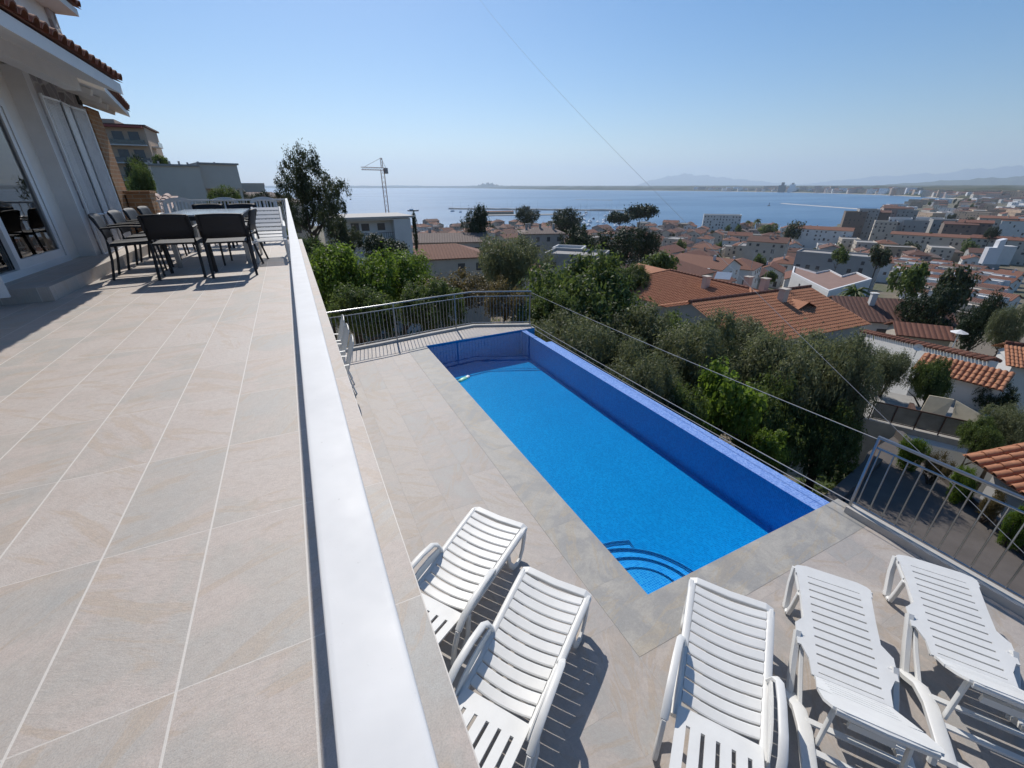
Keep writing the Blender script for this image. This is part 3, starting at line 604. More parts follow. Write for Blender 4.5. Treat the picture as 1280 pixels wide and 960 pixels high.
def lounger_b(label, loc, rot, group, back=38):
    r = thing('sun_lounger', label, 'sun lounger', loc, rot, group)
    b = MB(); z0, z1 = .335, .352
    def zz(x): return .018 * math.cos(x * 2.2) - .006
    def plate(poly):
        b.hexa([(x, y, z0 + zz(x)) for x, y in poly], [(x, y, z1 + zz(x)) for x, y in poly])
    plate([(0.02, -.27), (.045, -.295), (.13, -.295), (.13, .295), (.045, .295), (.02, .27), (0, .2), (0, -.2)])
    for s in (-1, 1):
        for x0, x1, a, c in ((.13, .4, .285, .27), (.4, .62, .27, .265), (.62, .70, .265, .325), (.70, .9, .33, .325), (.9, 1.0, .30, .255), (1.0, 1.13, .255, .245)):
            q = [(x0, s * .20), (x0, s * a), (x1, s * c), (x1, s * .20)]
            plate(q if s < 0 else q[::-1])
    for i in range(12):
        x0 = .13 + i * .0805; plate([(x0 + .008, -.20), (x0 + .0725, -.20), (x0 + .0725, .20), (x0 + .008, .20)])
    plate([(1.096, -.2), (1.13, -.2), (1.13, .2), (1.096, .2)])
    b.build('leg_rest', PL, r, smooth=0)
    b = MB()
    for s in (-1, 1): b.sweep([(x, s * (.262 if x < .95 else .232), .325 + zz(x)) for x in (.05, .2, .4, .6, .8, .95, 1.1)], .022, .05)
    b.build('frame_rail', PL, r)
    for s in (-1, 1):
        g_ = MB(); g_.sweep([(.04, s * .288, .34), (.12, s * .30, .2), (.27, s * .305, .02)], .075, .045, up=(0, 1, 0), n=8, rnd=6); g_.sweep([(.22, s * .305, .022), (.33, s * .29, .03)], .05, .04); g_.sweep([(.33, s * .29, .03), (.34, s * .28, .15), (.34, s * .27, .32)], .045, .035, up=(0, 1, 0), n=8, rnd=6); g_.sweep([(.05, s * .28, .325), (.18, s * .275, .315), (.32, s * .268, .318)], .03, .05); g_.build('leg', PL, r)
        g_ = MB(); g_.sweep([(.78, s * .318, .34), (.95, s * .325, .2), (1.16, s * .325, .02)], .08, .045, up=(0, 1, 0), n=8, rnd=6); g_.sweep([(.80, s * .285, .33), (1.02, s * .28, .2), (1.28, s * .285, .12)], .04, .03, up=(0, 1, 0), n=8, rnd=6); g_.build('leg', PL, r)
        g_ = MB(); g_.sweep([(1.72, s * .27, .2), (1.76, s * .28, .1), (1.80, s * .285, .01)], .05, .05, up=(0, 1, 0)); g_.build('leg', PL, r)
        MB().sweep([(1.14, s * .325, .03), (1.24, s * .325, .10), (1.34, s * .305, .17), (1.5, s * .29, .205), (1.75, s * .285, .21), (1.9, s * .28, .20)], .095, .05, rnd=5).build('base_beam', PL, r)
    b = MB()
    for x in (1.42, 1.62, 1.88): b.box(x - .02, x + .02, -.275, .275, .195, .215)
    b.build('cross_bar', PL, r, smooth=0)
    bk = MB(); o_ = Vector((1.145, 0, .338)); ca, sa = math.cos(R(back)), math.sin(R(back)); pt = lambda u, y, h: o_ + Vector((u * ca - h * sa, y, u * sa + h * ca))
    def bar(poly, h0=-.012, h1=.006): bk.hexa([pt(u, y, h0) for u, y in poly], [pt(u, y, h1) for u, y in poly])
    bar([(0, -.235), (.04, -.235), (.04, .235), (0, .235)])
    for i in range(5): u = .045 + i * .056; bar([(u, -.19), (u + .05, -.19), (u + .05, .19), (u, .19)])
    for s in (-1, 1):
        q = [(.04, s * .19), (.04, s * .235), (.3, s * .29), (.32, s * .19)]; bar(q if s < 0 else q[::-1])
    bar([(.32, -.29), (.50, -.30), (.585, -.27), (.60, -.2), (.60, .2), (.585, .27), (.50, .30), (.32, .29)])
    bk.sweep([pt(.58, -.25, -.02), pt(.597, 0, -.025), pt(.58, .25, -.02)], .03, .05)
    bk.build('backrest', PL, r, smooth=0)
    for s in (-1, 1):
        q = pt(.42, s * .2, -.014); MB().sweep([q, (q.x + .06, s * .22, .20)], .045, .022, up=(0, 1, 0), n=8, rnd=6).build('prop', PL, r)
    q = pt(.42, 0, -.014); MB().box(q.x + .02, q.x + .05, -.12, .12, q.z - .12, q.z - .06).build('prop_bar', PL, r, smooth=0)
    return r
AX = R(-144)
GA = 'white plastic sun loungers'
LA = lounger_a('white slatted lounger with armrests, half hidden by the terrace edge', (1.45, 3.27, DZ), AX, GA)
copy_tree(LA, (1.575, 2.28, DZ), AX + R(.5), 'white slatted lounger with armrests, second from the terrace edge')
copy_tree(LA, (2.92, 1.475, DZ), AX - R(.5), 'white slatted lounger with armrests beside the pool corner steps')
LB = lounger_b('flat white lounger with raised headrest, between the pool corner and the last lounger', (3.975, 1.205, DZ), AX, GA)
copy_tree(LB, (5.0, .83, DZ), AX - R(2.5), 'flat white lounger with raised headrest, rightmost beside the steel railing')
dk = thing('deck_chair', 'white slatted deck chair with raised back close to the terrace railing', 'deck chair', (-.37, 7.95, 0), 0)
b = MB(); prof = [(0, .34), (.3, .33), (.6, .335), (.8, .42), (1.05, .56), (1.3, .71), (1.42, .78)]
for i in range(14):
    y = .04 + i * .103; z0_, z1_ = lerp_tab(prof, y - .035), lerp_tab(prof, y + .035); b.hexa([(-.2, y - .03, z0_ - .014), (.2, y - .03, z0_ - .014), (.2, y + .03, z1_ - .014), (-.2, y + .03, z1_ - .014)], [(-.2, y - .03, z0_), (.2, y - .03, z0_), (.2, y + .03, z1_), (-.2, y + .03, z1_)])
b.build('slats', PL, dk, smooth=0)
for s in (-1, 1):
    MB().sweep([(s * .22, y, z - .01) for y, z in prof], .045, .045).build('side_rail', PL, dk)
    MB().sweep([(s * .22, .12, .33), (s * .225, .06, 0)], .045, .045).build('leg', PL, dk); MB().sweep([(s * .22, .95, .50), (s * .225, 1.18, 0)], .045, .045).build('leg', PL, dk)
    MB().sweep([(s * .235, .35, .33), (s * .245, .38, .52), (s * .245, .6, .56), (s * .235, .98, .56)], .045, .03).build('armrest', PL, dk)

# ---------------------------------------------------------------- dark dining set
def dark_chair(label, loc, rot):
    r = thing('armchair', label, 'chair', loc, rot, 'dark garden armchairs round the table'); mt = M['chairdark']   # faces +y
    b = MB()
    b.hexa([(-.235, -.21, .43), (.235, -.21, .43), (.245, .23, .445), (-.245, .23, .445)], [(-.235, -.21, .452), (.235, -.21, .452), (.245, .23, .467), (-.245, .23, .467)]); b.build('seat', mt, r, smooth=0)
    b = MB(); n = 10
    for i in range(n + 1):
        t = -1 + 2 * i / n; x = t * .255; bow = -.03 * (1 - t * t)
        for z, dy in ((.50, 0), (.62, -.022), (.75, -.052), (.80 - .012 * t * t, -.078)):
            b.v.append((x, -.225 + bow + dy, z))
    for i in range(n):
        for k in range(3): a = i * 4 + k; b.f.append((a, a + 4, a + 5, a + 1)); b.m.append(0)
    o = b.build('backrest', mt, r); md = o.modifiers.new('thick', 'SOLIDIFY'); md.thickness = .018
    for s in (-1, 1):
        MB().sweep([(s * .25, .235, .0), (s * .25, .225, .3), (s * .252, .215, .44), (s * .262, .205, .60), (s * .265, .17, .645), (s * .265, .0, .652), (s * .262, -.18, .64), (s * .258, -.245, .635)], .042, .026).build('armrest', mt, r)
        MB().sweep([(s * .255, -.30, 0), (s * .25, -.245, .25), (s * .248, -.225, .44), (s * .25, -.232, .6), (s * .25, -.295, .785)], .034, .03).build('leg', mt, r)
        MB().sweep([(s * .235, -.22, .425), (s * .24, .22, .44)], .03, .03).build('seat_rail', mt, r)
    return r
ch = dark_chair('dark armchair seen from behind at the near left end of the table', (-1.42, 7.32, 0), R(-4))
CH = [((-.84, 7.2, 0), R(3), 'dark armchair seen from behind at the near right end of the table'),
      ((-1.98, 7.62, 0), R(-82), 'dark armchair nearest the villa step, turned side-on to the viewer'),
      ((-2.0, 8.45, 0), R(-88), 'second dark armchair along the villa side of the table'),
      ((-2.02, 9.25, 0), R(-90), 'third dark armchair along the villa side of the table'),
      ((-2.02, 10.05, 0), R(-92), 'farthest dark armchair along the villa side of the table'),
      ((-1.45, 10.62, 0), R(180), 'dark armchair facing the viewer at the far left end of the table'),
      ((-.87, 10.55, 0), R(178), 'dark armchair facing the viewer at the far right end of the table'),
      ((-.80, 8.25, 0), R(84), 'dark armchair pushed to the railing side of the table')]
for loc, rot, lab in CH: copy_tree(ch, loc, rot, lab)
T = thing('dining_table', 'long dark dining table with a pale glossy top on the terrace', 'table', (-1.18, 9.0, 0))
b = MB(); b.box(-.51, .51, -.98, .98, .722, .742); b.build('tabletop', M['tabletop'], T, smooth=0)
b = MB(); b.box(-.5, .5, -.97, -.94, .66, .721); b.box(-.5, .5, .94, .97, .66, .721); b.box(-.5, -.47, -.94, .94, .66, .721); b.box(.47, .5, -.94, .94, .66, .721); b.build('table_frame', M['chairdark'], T, smooth=0)
for sx in (-1, 1):
    for sy in (-1, 1): MB().sweep([(sx * .46, sy * .92, 0), (sx * .46, sy * .92, .66)], .06, .06, n=8, rnd=8).build('leg', M['steel'], T)
def white_chair(label, loc, rot, group, hgt=.92):
    r = thing('garden_chair', label, 'chair', loc, rot, group)    # faces +y
    b = MB()
    for i in range(7): y = -.2 + i * .066; b.box(-.23, .23, y, y + .055, .40 - .012 * math.sin(i), .415 - .012 * math.sin(i))
    b.build('seat', PL, r, smooth=0)
    b = MB(); top = lambda t: hgt - .05 * t * t
    yb = lambda z: -.22 - (z - .4) * .32
    for i in range(7):
        t = -1 + 2 * i / 6; x = t * .19; z1 = top(t) - .07
        b.sweep([(x, yb(.42), .42), (x * 1.03, yb(.65) - .008, .65), (x * 1.06, yb(z1), z1)], .034, .014)
    b.sweep([(t * .225, yb(top(t) - .04) , top(t) - .045) for t in (-1, -.75, -.5, -.25, 0, .25, .5, .75, 1)], .02, .085)
    for z in (.56,): b.sweep([(-.22, yb(z) - .012, z), (0, yb(z) - .02, z), (.22, yb(z) - .012, z)], .014, .05)
    b.build('backrest', PL, r)
    for s in (-1, 1):
        MB().sweep([(s * .225, yb(.41), .41), (s * .235, yb(.6), .6), (s * .235, yb(hgt - .09), hgt - .09)], .05, .025).build('back_frame', PL, r)
        MB().sweep([(s * .26, .24, 0), (s * .265, .24, .35), (s * .272, .22, .6), (s * .275, .12, .64), (s * .27, -.15, .63), (s * .245, yb(.6), .62)], .05, .025).build('armrest', PL, r)
        MB().sweep([(s * .245, -.33, 0), (s * .24, -.27, .22), (s * .235, -.22, .42)], .05, .03).build('leg', PL, r)
    return r
wc = white_chair('white slotted garden chair at the far left end of the terrace', (-2.02, 11.08, 0), R(180), 'white garden chairs')
copy_tree(wc, (-1.23, 11.12, 0), R(176), 'white slotted garden chair behind the far end of the dining table')
copy_tree(wc, (-.46, 11.1, 0), R(182), 'white slotted garden chair in the far corner next to the white railing')
wd = white_chair('tall white garden chair on the deck nearest the viewer below the terrace', (.20, 8.25, DZ), R(88), 'white chairs on the deck below the terrace', 1.12)
copy_tree(wd, (.20, 9.05, DZ), R(92), 'tall white garden chair in the middle of the three below the terrace')
copy_tree(wd, (.20, 9.8, DZ), R(90), 'tall white garden chair farthest along the wall below the terrace')
M['w_pale'] = plain('pale_bare_render', (.60, .55, .48), .9, .07, .5); M['w_tan'] = plain('tan_render_wall', (.50, .37, .27), .9, .06, .4)
# ---------------------------------------------------------------- foliage
def leaf_mesh(name, C, Nn, size, asp, mat, seed):
    """C (n,3) centres, Nn (n,3) rough normals, size (n,) -> one mesh of folded leaf faces"""
    r = np.random.default_rng(seed); n = len(C)
    Nn = Nn / (np.linalg.norm(Nn, axis=1, keepdims=True) + 1e-9)
    a = r.normal(size=(n, 3)); a -= Nn * (a * Nn).sum(1, keepdims=True); a /= np.linalg.norm(a, axis=1, keepdims=True) + 1e-9
    b = np.cross(Nn, a); s = size[:, None]
    V = np.stack([C - a * s, C + b * s * asp + Nn * s * .12, C + a * s, C - b * s * asp + Nn * s * .12], 1).reshape(-1, 3)
    me = bpy.data.meshes.new(name); me.vertices.add(4 * n); me.vertices.foreach_set('co', V.astype(np.float32).ravel())
    me.loops.add(4 * n); me.loops.foreach_set('vertex_index', np.arange(4 * n, dtype=np.int32))
    me.polygons.add(n); me.polygons.foreach_set('loop_start', np.arange(0, 4 * n, 4, dtype=np.int32)); me.polygons.foreach_set('loop_total', np.full(n, 4, dtype=np.int32))
    me.materials.append(mat); me.update(calc_edges=True); return me
def crown(name, mat, n, leaf, lobes=14, lr=(.22, .42), clusters=300, sig=.07, asp=.45, seed=1, flat=1.0, shape='round', holl=.55, up=.5):
    r = np.random.default_rng(seed); L = []
    while len(L) < lobes:
        p = r.uniform(-1, 1, 3)
        if p @ p > 1: continue
        if shape == 'round': c = np.array([p[0] * .68, p[1] * .68, .5 + p[2] * .32])
        elif shape == 'umbrella': c = np.array([p[0] * .75, p[1] * .75, .72 + p[2] * .12])
        elif shape == 'cone': h = r.uniform(0, 1) ** 1.3; c = np.array([p[0] * .8 * (1 - h), p[1] * .8 * (1 - h), .08 + h * .84])
        elif shape == 'column': c = np.array([p[0] * .35, p[1] * .35, r.uniform(.08, .9)])
        elif shape == 'open': h = r.uniform(.12, .92); w = .88 * (1 - max(0, h - .45) * 1.25); c = np.array([p[0] * w, p[1] * w, h])
        else: c = np.array([p[0] * .7, p[1] * .7, .38 + p[2] * .3])
        L.append((c, r.uniform(*lr) * (.6 if shape in ('cone', 'column') else 1)))
    W = np.array([q[1] ** 2 for q in L]); W /= W.sum()
    li = r.choice(len(L), clusters, p=W); d = r.normal(size=(clusters, 3)); d /= np.linalg.norm(d, axis=1, keepdims=True)
    rad = np.array([L[i][1] for i in li]); cen = np.array([L[i][0] for i in li])
    K = cen + d * (rad * (holl + (1 - holl) * r.uniform(0, 1, clusters) ** .5))[:, None] * np.array([1, 1, .8 * flat])
    ki = r.integers(0, clusters, n); off = r.normal(size=(n, 3)) * sig * r.uniform(.5, 1.3, clusters)[ki][:, None]
    C = K[ki] + off; Nn = off / sig * .5 + d[ki] * .6 + r.normal(size=(n, 3)) * .7 + np.array([0, 0, up])
    C[:, 2] = np.clip(C[:, 2], .0, 1.05)
    return leaf_mesh(name, C, Nn, leaf * r.uniform(.6, 1.3, n), asp, mat, seed + 99)
CR = {}
def crowns(key, k, **kw):
    CR[key] = [crown(key + '_crown', seed=11 + 7 * i + hash_(key), **kw) for i in range(k)]
def hash_(s): return sum(ord(c) * (i + 3) for i, c in enumerate(s)) % 997
crowns('olive', 3, mat=M['leaf_olive'], n=30000, leaf=.025, lobes=18, lr=(.2, .36), clusters=700, sig=.05, asp=.3)
crowns('broad', 3, mat=M['leaf_green'], n=26000, leaf=.027, lobes=16, lr=(.22, .4), clusters=600, sig=.055, asp=.5)
crowns('bright', 2, mat=M['leaf_bright'], n=20000, leaf=.026, lobes=16, lr=(.2, .38), clusters=520, sig=.055, asp=.55)
crowns('fig', 1, mat=M['leaf_bright'], n=4200, leaf=.05, lobes=12, lr=(.2, .36), clusters=260, sig=.07, asp=.7)
crowns('bramble', 2, mat=M['leaf_dry'], n=9000, leaf=.026, lobes=16, lr=(.14, .3), clusters=320, sig=.06, asp=.55)
crowns('openpine', 1, mat=M['leaf_greypine'], n=20000, leaf=.024, lobes=46, lr=(.09, .2), clusters=460, sig=.035, asp=.28, shape='open', holl=.2)
crowns('darkpine', 3, mat=M['leaf_pine'], n=9000, leaf=.034, lobes=18, lr=(.2, .36), clusters=420, sig=.05, asp=.4)
crowns('umbrella', 2, mat=M['leaf_pine'], n=4200, leaf=.05, lobes=14, lr=(.2, .34), clusters=260, sig=.06, asp=.5, shape='umbrella', flat=.6)
crowns('cypress', 1, mat=M['leaf_pine'], n=3500, leaf=.045, lobes=22, lr=(.3, .5), clusters=300, sig=.05, asp=.4, shape='column')
crowns('towngreen', 3, mat=M['leaf_green'], n=1800, leaf=.075, lobes=10, lr=(.26, .42), clusters=200, sig=.08, asp=.6)
crowns('townolive', 2, mat=M['leaf_greypine'], n=1800, leaf=.075, lobes=10, lr=(.26, .42), clusters=200, sig=.08, asp=.6)
def trunk_mesh(h, r, seed, limbs=4, ch=1.0, cw=1.0, lean=.1):
    rr = random.Random(seed); b = MB(); top = h + ch * .55
    P = [Vector((lean * math.sin(i * .9 + seed) * i / 5, lean * math.cos(i * 1.3 + seed) * i / 5, top * i / 5)) for i in range(6)]
    b.tube(P, r, 8, [1.25, 1, .85, .65, .45, .2])
    for k in range(limbs):
        a = rr.uniform(0, 6.28); z0 = h * rr.uniform(.75, 1.0) + ch * rr.uniform(0, .25); q = cw * rr.uniform(.35, .75); z1 = z0 + ch * rr.uniform(.15, .4)
        p0 = Vector((0, 0, min(z0, top * .9))); p1 = Vector((math.cos(a) * q * .5, math.sin(a) * q * .5, (z0 + z1) / 2 + .1)); p2 = Vector((math.cos(a) * q, math.sin(a) * q, z1))
        b.tube([p0, p1, p2], r * .5, 6, [1, .7, .25])
    return b
TC = [0]
def tree(key, cx, hw, ytop, ybot, d, label, name='tree', cat='tree', group=None, limbs=4, trunk=True, tr=None, sq=1.0):
    ym = (ytop + ybot) / 2; c = at(cx, ym, d); t = at(cx, ytop, d); bt = at(cx, ybot, d)
    wr = (at(cx + hw, ym, d) - at(cx - hw, ym, d)).length / 2
    gz = ground(c.x, c.y); zb = max(bt.z, gz - .2); ch = max(.5, t.z - zb)
    TC[0] += 1; i = TC[0]
    r = thing(name, label, cat, (c.x, c.y, gz - .1), 0, group)
    co = bpy.data.objects.new('crown', CR[key][i % len(CR[key])]); COL.objects.link(co); co.parent = r
    co.location = (0, 0, zb - gz + .1); co.scale = (wr * 1.02, wr * 1.02 * sq, ch); co.rotation_euler = (0, 0, i * 2.399)
    if trunk: trunk_mesh(max(.2, zb - gz + .1), tr or .05 * wr + .04, i, limbs, ch, wr).build('trunk', M['bark'], r)
    return r
NEAR = 'trees on the slope below the pool'
tree('openpine', 381, 64, 181, 300, 24, 'open grey-green pine rising above the terrace railing against the sky', 'pine_tree', tr=.11, limbs=9)
tree('bright', 440, 74, 296, 396, 17, 'fresh bright green bush nearest the white handrail beyond the deck', 'bush', 'bush')
tree('bright', 500, 64, 312, 388, 18.5, 'bright green bush behind the middle of the far balustrade', 'bush', 'bush')
tree('broad', 400, 34, 292, 345, 20, 'leafy green bush close beside the trunk of the open pine', 'bush', 'bush')
tree('darkpine', 476, 40, 292, 335, 30, 'dark green tree in front of the white modern building', 'tree')
tree('openpine', 425, 42, 268, 325, 34, 'sparse grey-brown tree between the open pine and the white modern building', 'tree', limbs=6)
tree('bramble', 575, 62, 330, 395, 16.5, 'reddish yellow bramble bush above the bend of the far balustrade', 'bush', 'bush')
tree('bramble', 632, 40, 345, 400, 15.5, 'reddish bramble bush by the corner post of the far balustrade', 'bush', 'bush')
tree('broad', 540, 45, 350, 410, 14.5, 'dark green shrub close behind the middle of the far balustrade', 'bush', 'bush')
tree('broad', 455, 56, 345, 420, 14, 'dark leafy shrub close behind the left half of the far balustrade', 'bush', 'bush')
tree('olive', 640, 56, 284, 375, 27, 'tall grey-green tree rising behind the corner of the far balustrade', 'tree')
tree('broad', 735, 95, 316, 450, 19, 'large mid green tree right of the far balustrade', 'tree', group=None)
tree('broad', 680, 48, 350, 430, 15, 'dark green tree just outside the far corner of the pool', 'tree')
tree('olive', 715, 74, 382, 490, 12.6, 'grey-green olive tree by the far end of the infinity edge', 'olive_tree')
tree('olive', 800, 74, 384, 490, 16.5, 'olive tree in front of the left half of the tiled roofs', 'olive_tree')
tree('olive', 885, 86, 386, 510, 15, 'broad silvery olive tree in front of the two large tiled roofs', 'olive_tree')
tree('olive', 985, 92, 394, 560, 15.5, 'large olive tree below the nearer tiled roof', 'olive_tree')
tree('olive', 1055, 66, 416, 575, 15.5, 'olive tree at the right end of the row, left of the concrete platform', 'olive_tree')
tree('olive', 805, 66, 424, 530, 11, 'low olive tree close to the middle of the infinity edge', 'olive_tree')
tree('broad', 845, 45, 480, 555, 10.2, 'small leafy tree against the low cables', 'tree')
tree('olive', 940, 70, 398, 470, 21, 'olive tree standing farther back right under the nearer tiled roof', 'olive_tree')
tree('olive', 1040, 60, 410, 480, 22, 'olive tree farther back below the right corner of the nearer tiled roof', 'olive_tree')
tree('broad', 830, 60, 392, 470, 20, 'dark green tree hiding the foot of the large hip roofed house', 'tree')
tree('fig', 905, 56, 448, 545, 11.2, 'bright green fig tree standing among the grey olives', 'fig_tree')
tree('fig', 965, 34, 535, 578, 11.3, 'small bright green shrub under the olives by the driveway wall', 'bush', 'bush')
tree('broad', 960, 62, 470, 590, 13.2, 'dark green tree in the shade right of the bright fig', 'tree')
tree('broad', 1030, 50, 500, 600, 14.2, 'dark shaded tree left of the right-hand railing post', 'tree')
tree('darkpine', 760, 48, 430, 510, 12.5, 'very dark tree behind the middle of the infinity edge', 'tree')
tree('olive', 1112, 40, 430, 495, 25, 'grey-green shrub growing over the garden wall', 'bush', 'bush')
tree('broad', 1165, 34, 446, 505, 25, 'green shrub in front of the small tiled lean-to', 'bush', 'bush')
tree('darkpine', 1245, 36, 472, 520, 27, 'dark round bush against the white house wall on the right', 'bush', 'bush')
tree('olive', 1262, 50, 498, 572, 22, 'grey-green bush right of the concrete platform', 'bush', 'bush')
tree('broad', 1225, 36, 520, 575, 21, 'low green bush at the foot of the white steps', 'bush', 'bush')
for k, (px, y0, y1, d) in enumerate(((1140, 540, 588, 15.7), (1172, 556, 608, 15.3), (1205, 576, 632, 14.9), (1240, 598, 656, 14.4), (1275, 625, 690, 13.8))):
    tree('bramble' if k % 2 else 'bright', px, 24, y0, y1, d, ['leftmost', 'second', 'middle', 'fourth', 'rightmost'][k] + ' low shrub along the far side of the driveway', 'bush', 'bush', 'shrubs along the driveway')
tree('darkpine', 596, 24, 254, 304, 95, 'dark round pine right of the white modern building', 'pine_tree')
tree('cypress', 519, 7, 266, 312, 66, 'thin dark cypress beside the white modern building', 'cypress_tree')
tree('darkpine', 657, 19, 257, 284, 230, 'dark round tree by the harbour, left of the marina masts', 'tree')
tree('darkpine', 704, 30, 259, 292, 215, 'broad dark tree in front of the marina', 'tree')
tree('umbrella', 800, 24, 254, 290, 290, 'tall umbrella pine standing at the right of the marina', 'pine_tree', tr=.5)
tree('umbrella', 775, 20, 264, 292, 280, 'smaller umbrella pine left of the tall one', 'pine_tree', tr=.4)
tree('darkpine', 722, 38, 281, 335, 108, 'dark pine left of the three above the flat grey building', 'pine_tree')
tree('darkpine', 768, 44, 283, 336, 112, 'dark pine in the middle of the three above the flat grey building', 'pine_tree')
tree('darkpine', 806, 26, 284, 330, 116, 'dark pine right of the three above the flat grey building', 'pine_tree')
tree('cypress', 716, 5, 280, 318, 104, 'slim dark cypress in front of the three dark pines', 'cypress_tree')
tree('towngreen', 826, 26, 312, 350, 78, 'yellowish green tree above the left tiled roof', 'tree')
tree('darkpine', 757, 24, 318, 352, 64, 'dark tree left of the large tiled hip roof', 'tree')
tree('broad', 790, 30, 330, 365, 55, 'green tree at the left corner of the large tiled hip roof', 'tree')
tree('towngreen', 1143, 30, 325, 372, 88, 'bright round green tree right of the zigzag roofed building', 'tree')
tree('darkpine', 1165, 55, 352, 432, 72, 'large dark pine mass behind the brown roofed house', 'pine_tree')
tree('darkpine', 1228, 38, 360, 440, 64, 'dark tree right of the large dark pine mass', 'tree')
tree('olive', 1262, 34, 375, 440, 55, 'grey-green tree at the right edge below the terraced houses', 'tree')
tree('townolive', 1192, 30, 335, 385, 95, 'feathery grey-green tree in front of the terraced houses', 'tree')
tree('townolive', 1100, 20, 306, 335, 150, 'pale green tree left of the terraced houses', 'tree')
tree('towngreen', 1050, 13, 308, 330, 170, 'small green tree above the zigzag roofed building', 'tree')
tree('townolive', 990, 18, 276, 300, 430, 'pale green tree left of the long arcaded building', 'tree')
tree('towngreen', 962, 14, 280, 294, 470, 'small pale green tree in front of the bay, left of the arcaded building', 'tree')
tree('darkpine', 1240, 14, 283, 300, 420, 'dark tree on the lawn right of the brown apartment blocks', 'tree')
tree('broad', 176, 24, 200, 262, 38, 'dark green tree behind the brick pier, left of the grey house', 'tree')
tree('darkpine', 172, 22, 192, 245, 48, 'dark tree below the hillside apartment block', 'tree')
tree('towngreen', 200, 12, 192, 212, 80, 'small green tree at the foot of the hillside apartment block', 'tree')
tree('broad', 282, 26, 232, 268, 45, 'green shrub below the columns of the grey house', 'bush', 'bush')
tree('darkpine', 330, 26, 238, 275, 40, 'dark bush left of the open pine beyond the white railing', 'bush', 'bush')
for k, (px, d, s) in enumerate(((212, 92, 2.6), (236, 96, 2.2), (262, 98, 2.4), (284, 100, 2.0), (228, 70, 2.2), (300, 74, 2.4), (318, 66, 2.0), (250, 66, 2.0), (338, 58, 2.2), (188, 80, 3.0), (350, 90, 2.6), (330, 100, 2.4), (200, 60, 2.2))):
    a_ = pix_az(px); x, y = d * math.sin(a_), d * math.cos(a_); gz = ground(x, y); t = thing('hill_shrub', 'dark shrub on the left hillside around the grey house', 'bush', (x, y, gz), 0, 'shrubs on the left hillside')
    co = bpy.data.objects.new('crown', CR['darkpine' if k % 2 else 'broad'][k % 3]); COL.objects.link(co); co.parent = t; co.location = (0, 0, -.3); co.scale = (s, s, s * 1.25); co.rotation_euler = (0, 0, k); MB().tube([(0, 0, -.3), (0, 0, s * .6)], .12, 6).build('trunk', M['bark'], t)
# ground cover on the slope
pts = []; r_ = np.random.default_rng(5)
while len(pts) < 26000:
    az = pix_az(r_.uniform(420, 1330)); d = 9.5 + 62 * r_.uniform(0, 1) ** 1.7
    x, y = d * math.sin(az), d * math.cos(az)
    if x < 6.6 and y < 11.6 or (10.5 < x < 15.5 and -2 < y < 5): continue
    if math.sin(x * .7 + 1.3 * math.sin(y * .4)) + math.sin(y * .9 + x * .2) < -.3: continue
    pts.append((x, y, ground(x, y) + r_.uniform(.02, .5)))
C = np.array(pts); o = bpy.data.objects.new('scrub_undergrowth', leaf_mesh('scrub_undergrowth', C, r_.normal(size=(len(C), 3)) * .6 + np.array([0, 0, .8]), r_.uniform(.05, .13, len(C)) * (1 + np.hypot(C[:, 0], C[:, 1]) / 45), .5, M['leaf_green'], 3)); COL.objects.link(o); kind(o, 'stuff')
# ---------------------------------------------------------------- palms
def palm(px, ytop, d, r, label):
    t = at(px, ytop, d); gz = ground(t.x, t.y); h = t.z - gz - r * .45
    p = thing('palm_tree', label, 'palm', (t.x, t.y, gz)); MB().tube([(0, 0, 0), (.05, 0, h * .5), (0, .04, h)], .22, 8, [1.2, .9, 1]).build('trunk', M['palmbark'], p)
    b = MB(); rr = random.Random(int(px))
    for k in range(34):
        a = k * 2.399; e = rr.uniform(-.5, 1.2); L = r * rr.uniform(.8, 1.1); pr = None
        for i in range(7):
            s = i / 6; q = Vector((math.cos(a) * L * s * math.cos(e), math.sin(a) * L * s * math.cos(e), h + L * (s * math.sin(e) - .75 * s * s)))
            sd = Vector((-math.sin(a), math.cos(a), 0)) * r * .11 * (1 - s * .8)
            cur = (q - sd + Vector((0, 0, -.12 * r * (1 - s))), q, q + sd + Vector((0, 0, -.12 * r * (1 - s))))
            if pr: b.face(pr[0], pr[1], cur[1], cur[0]); b.face(pr[1], pr[2], cur[2], cur[1])
            pr = cur
    b.build('crown', M['leaf_green'], p)
palm(1073, 352, 84, 3.2, 'feathery palm tree in front of the zigzag roofed building')
palm(948, 272, 560, 6, 'palm tree on the waterfront right of the white hotel block')
palm(936, 274, 550, 5, 'shorter palm tree on the waterfront next to the white hotel block')

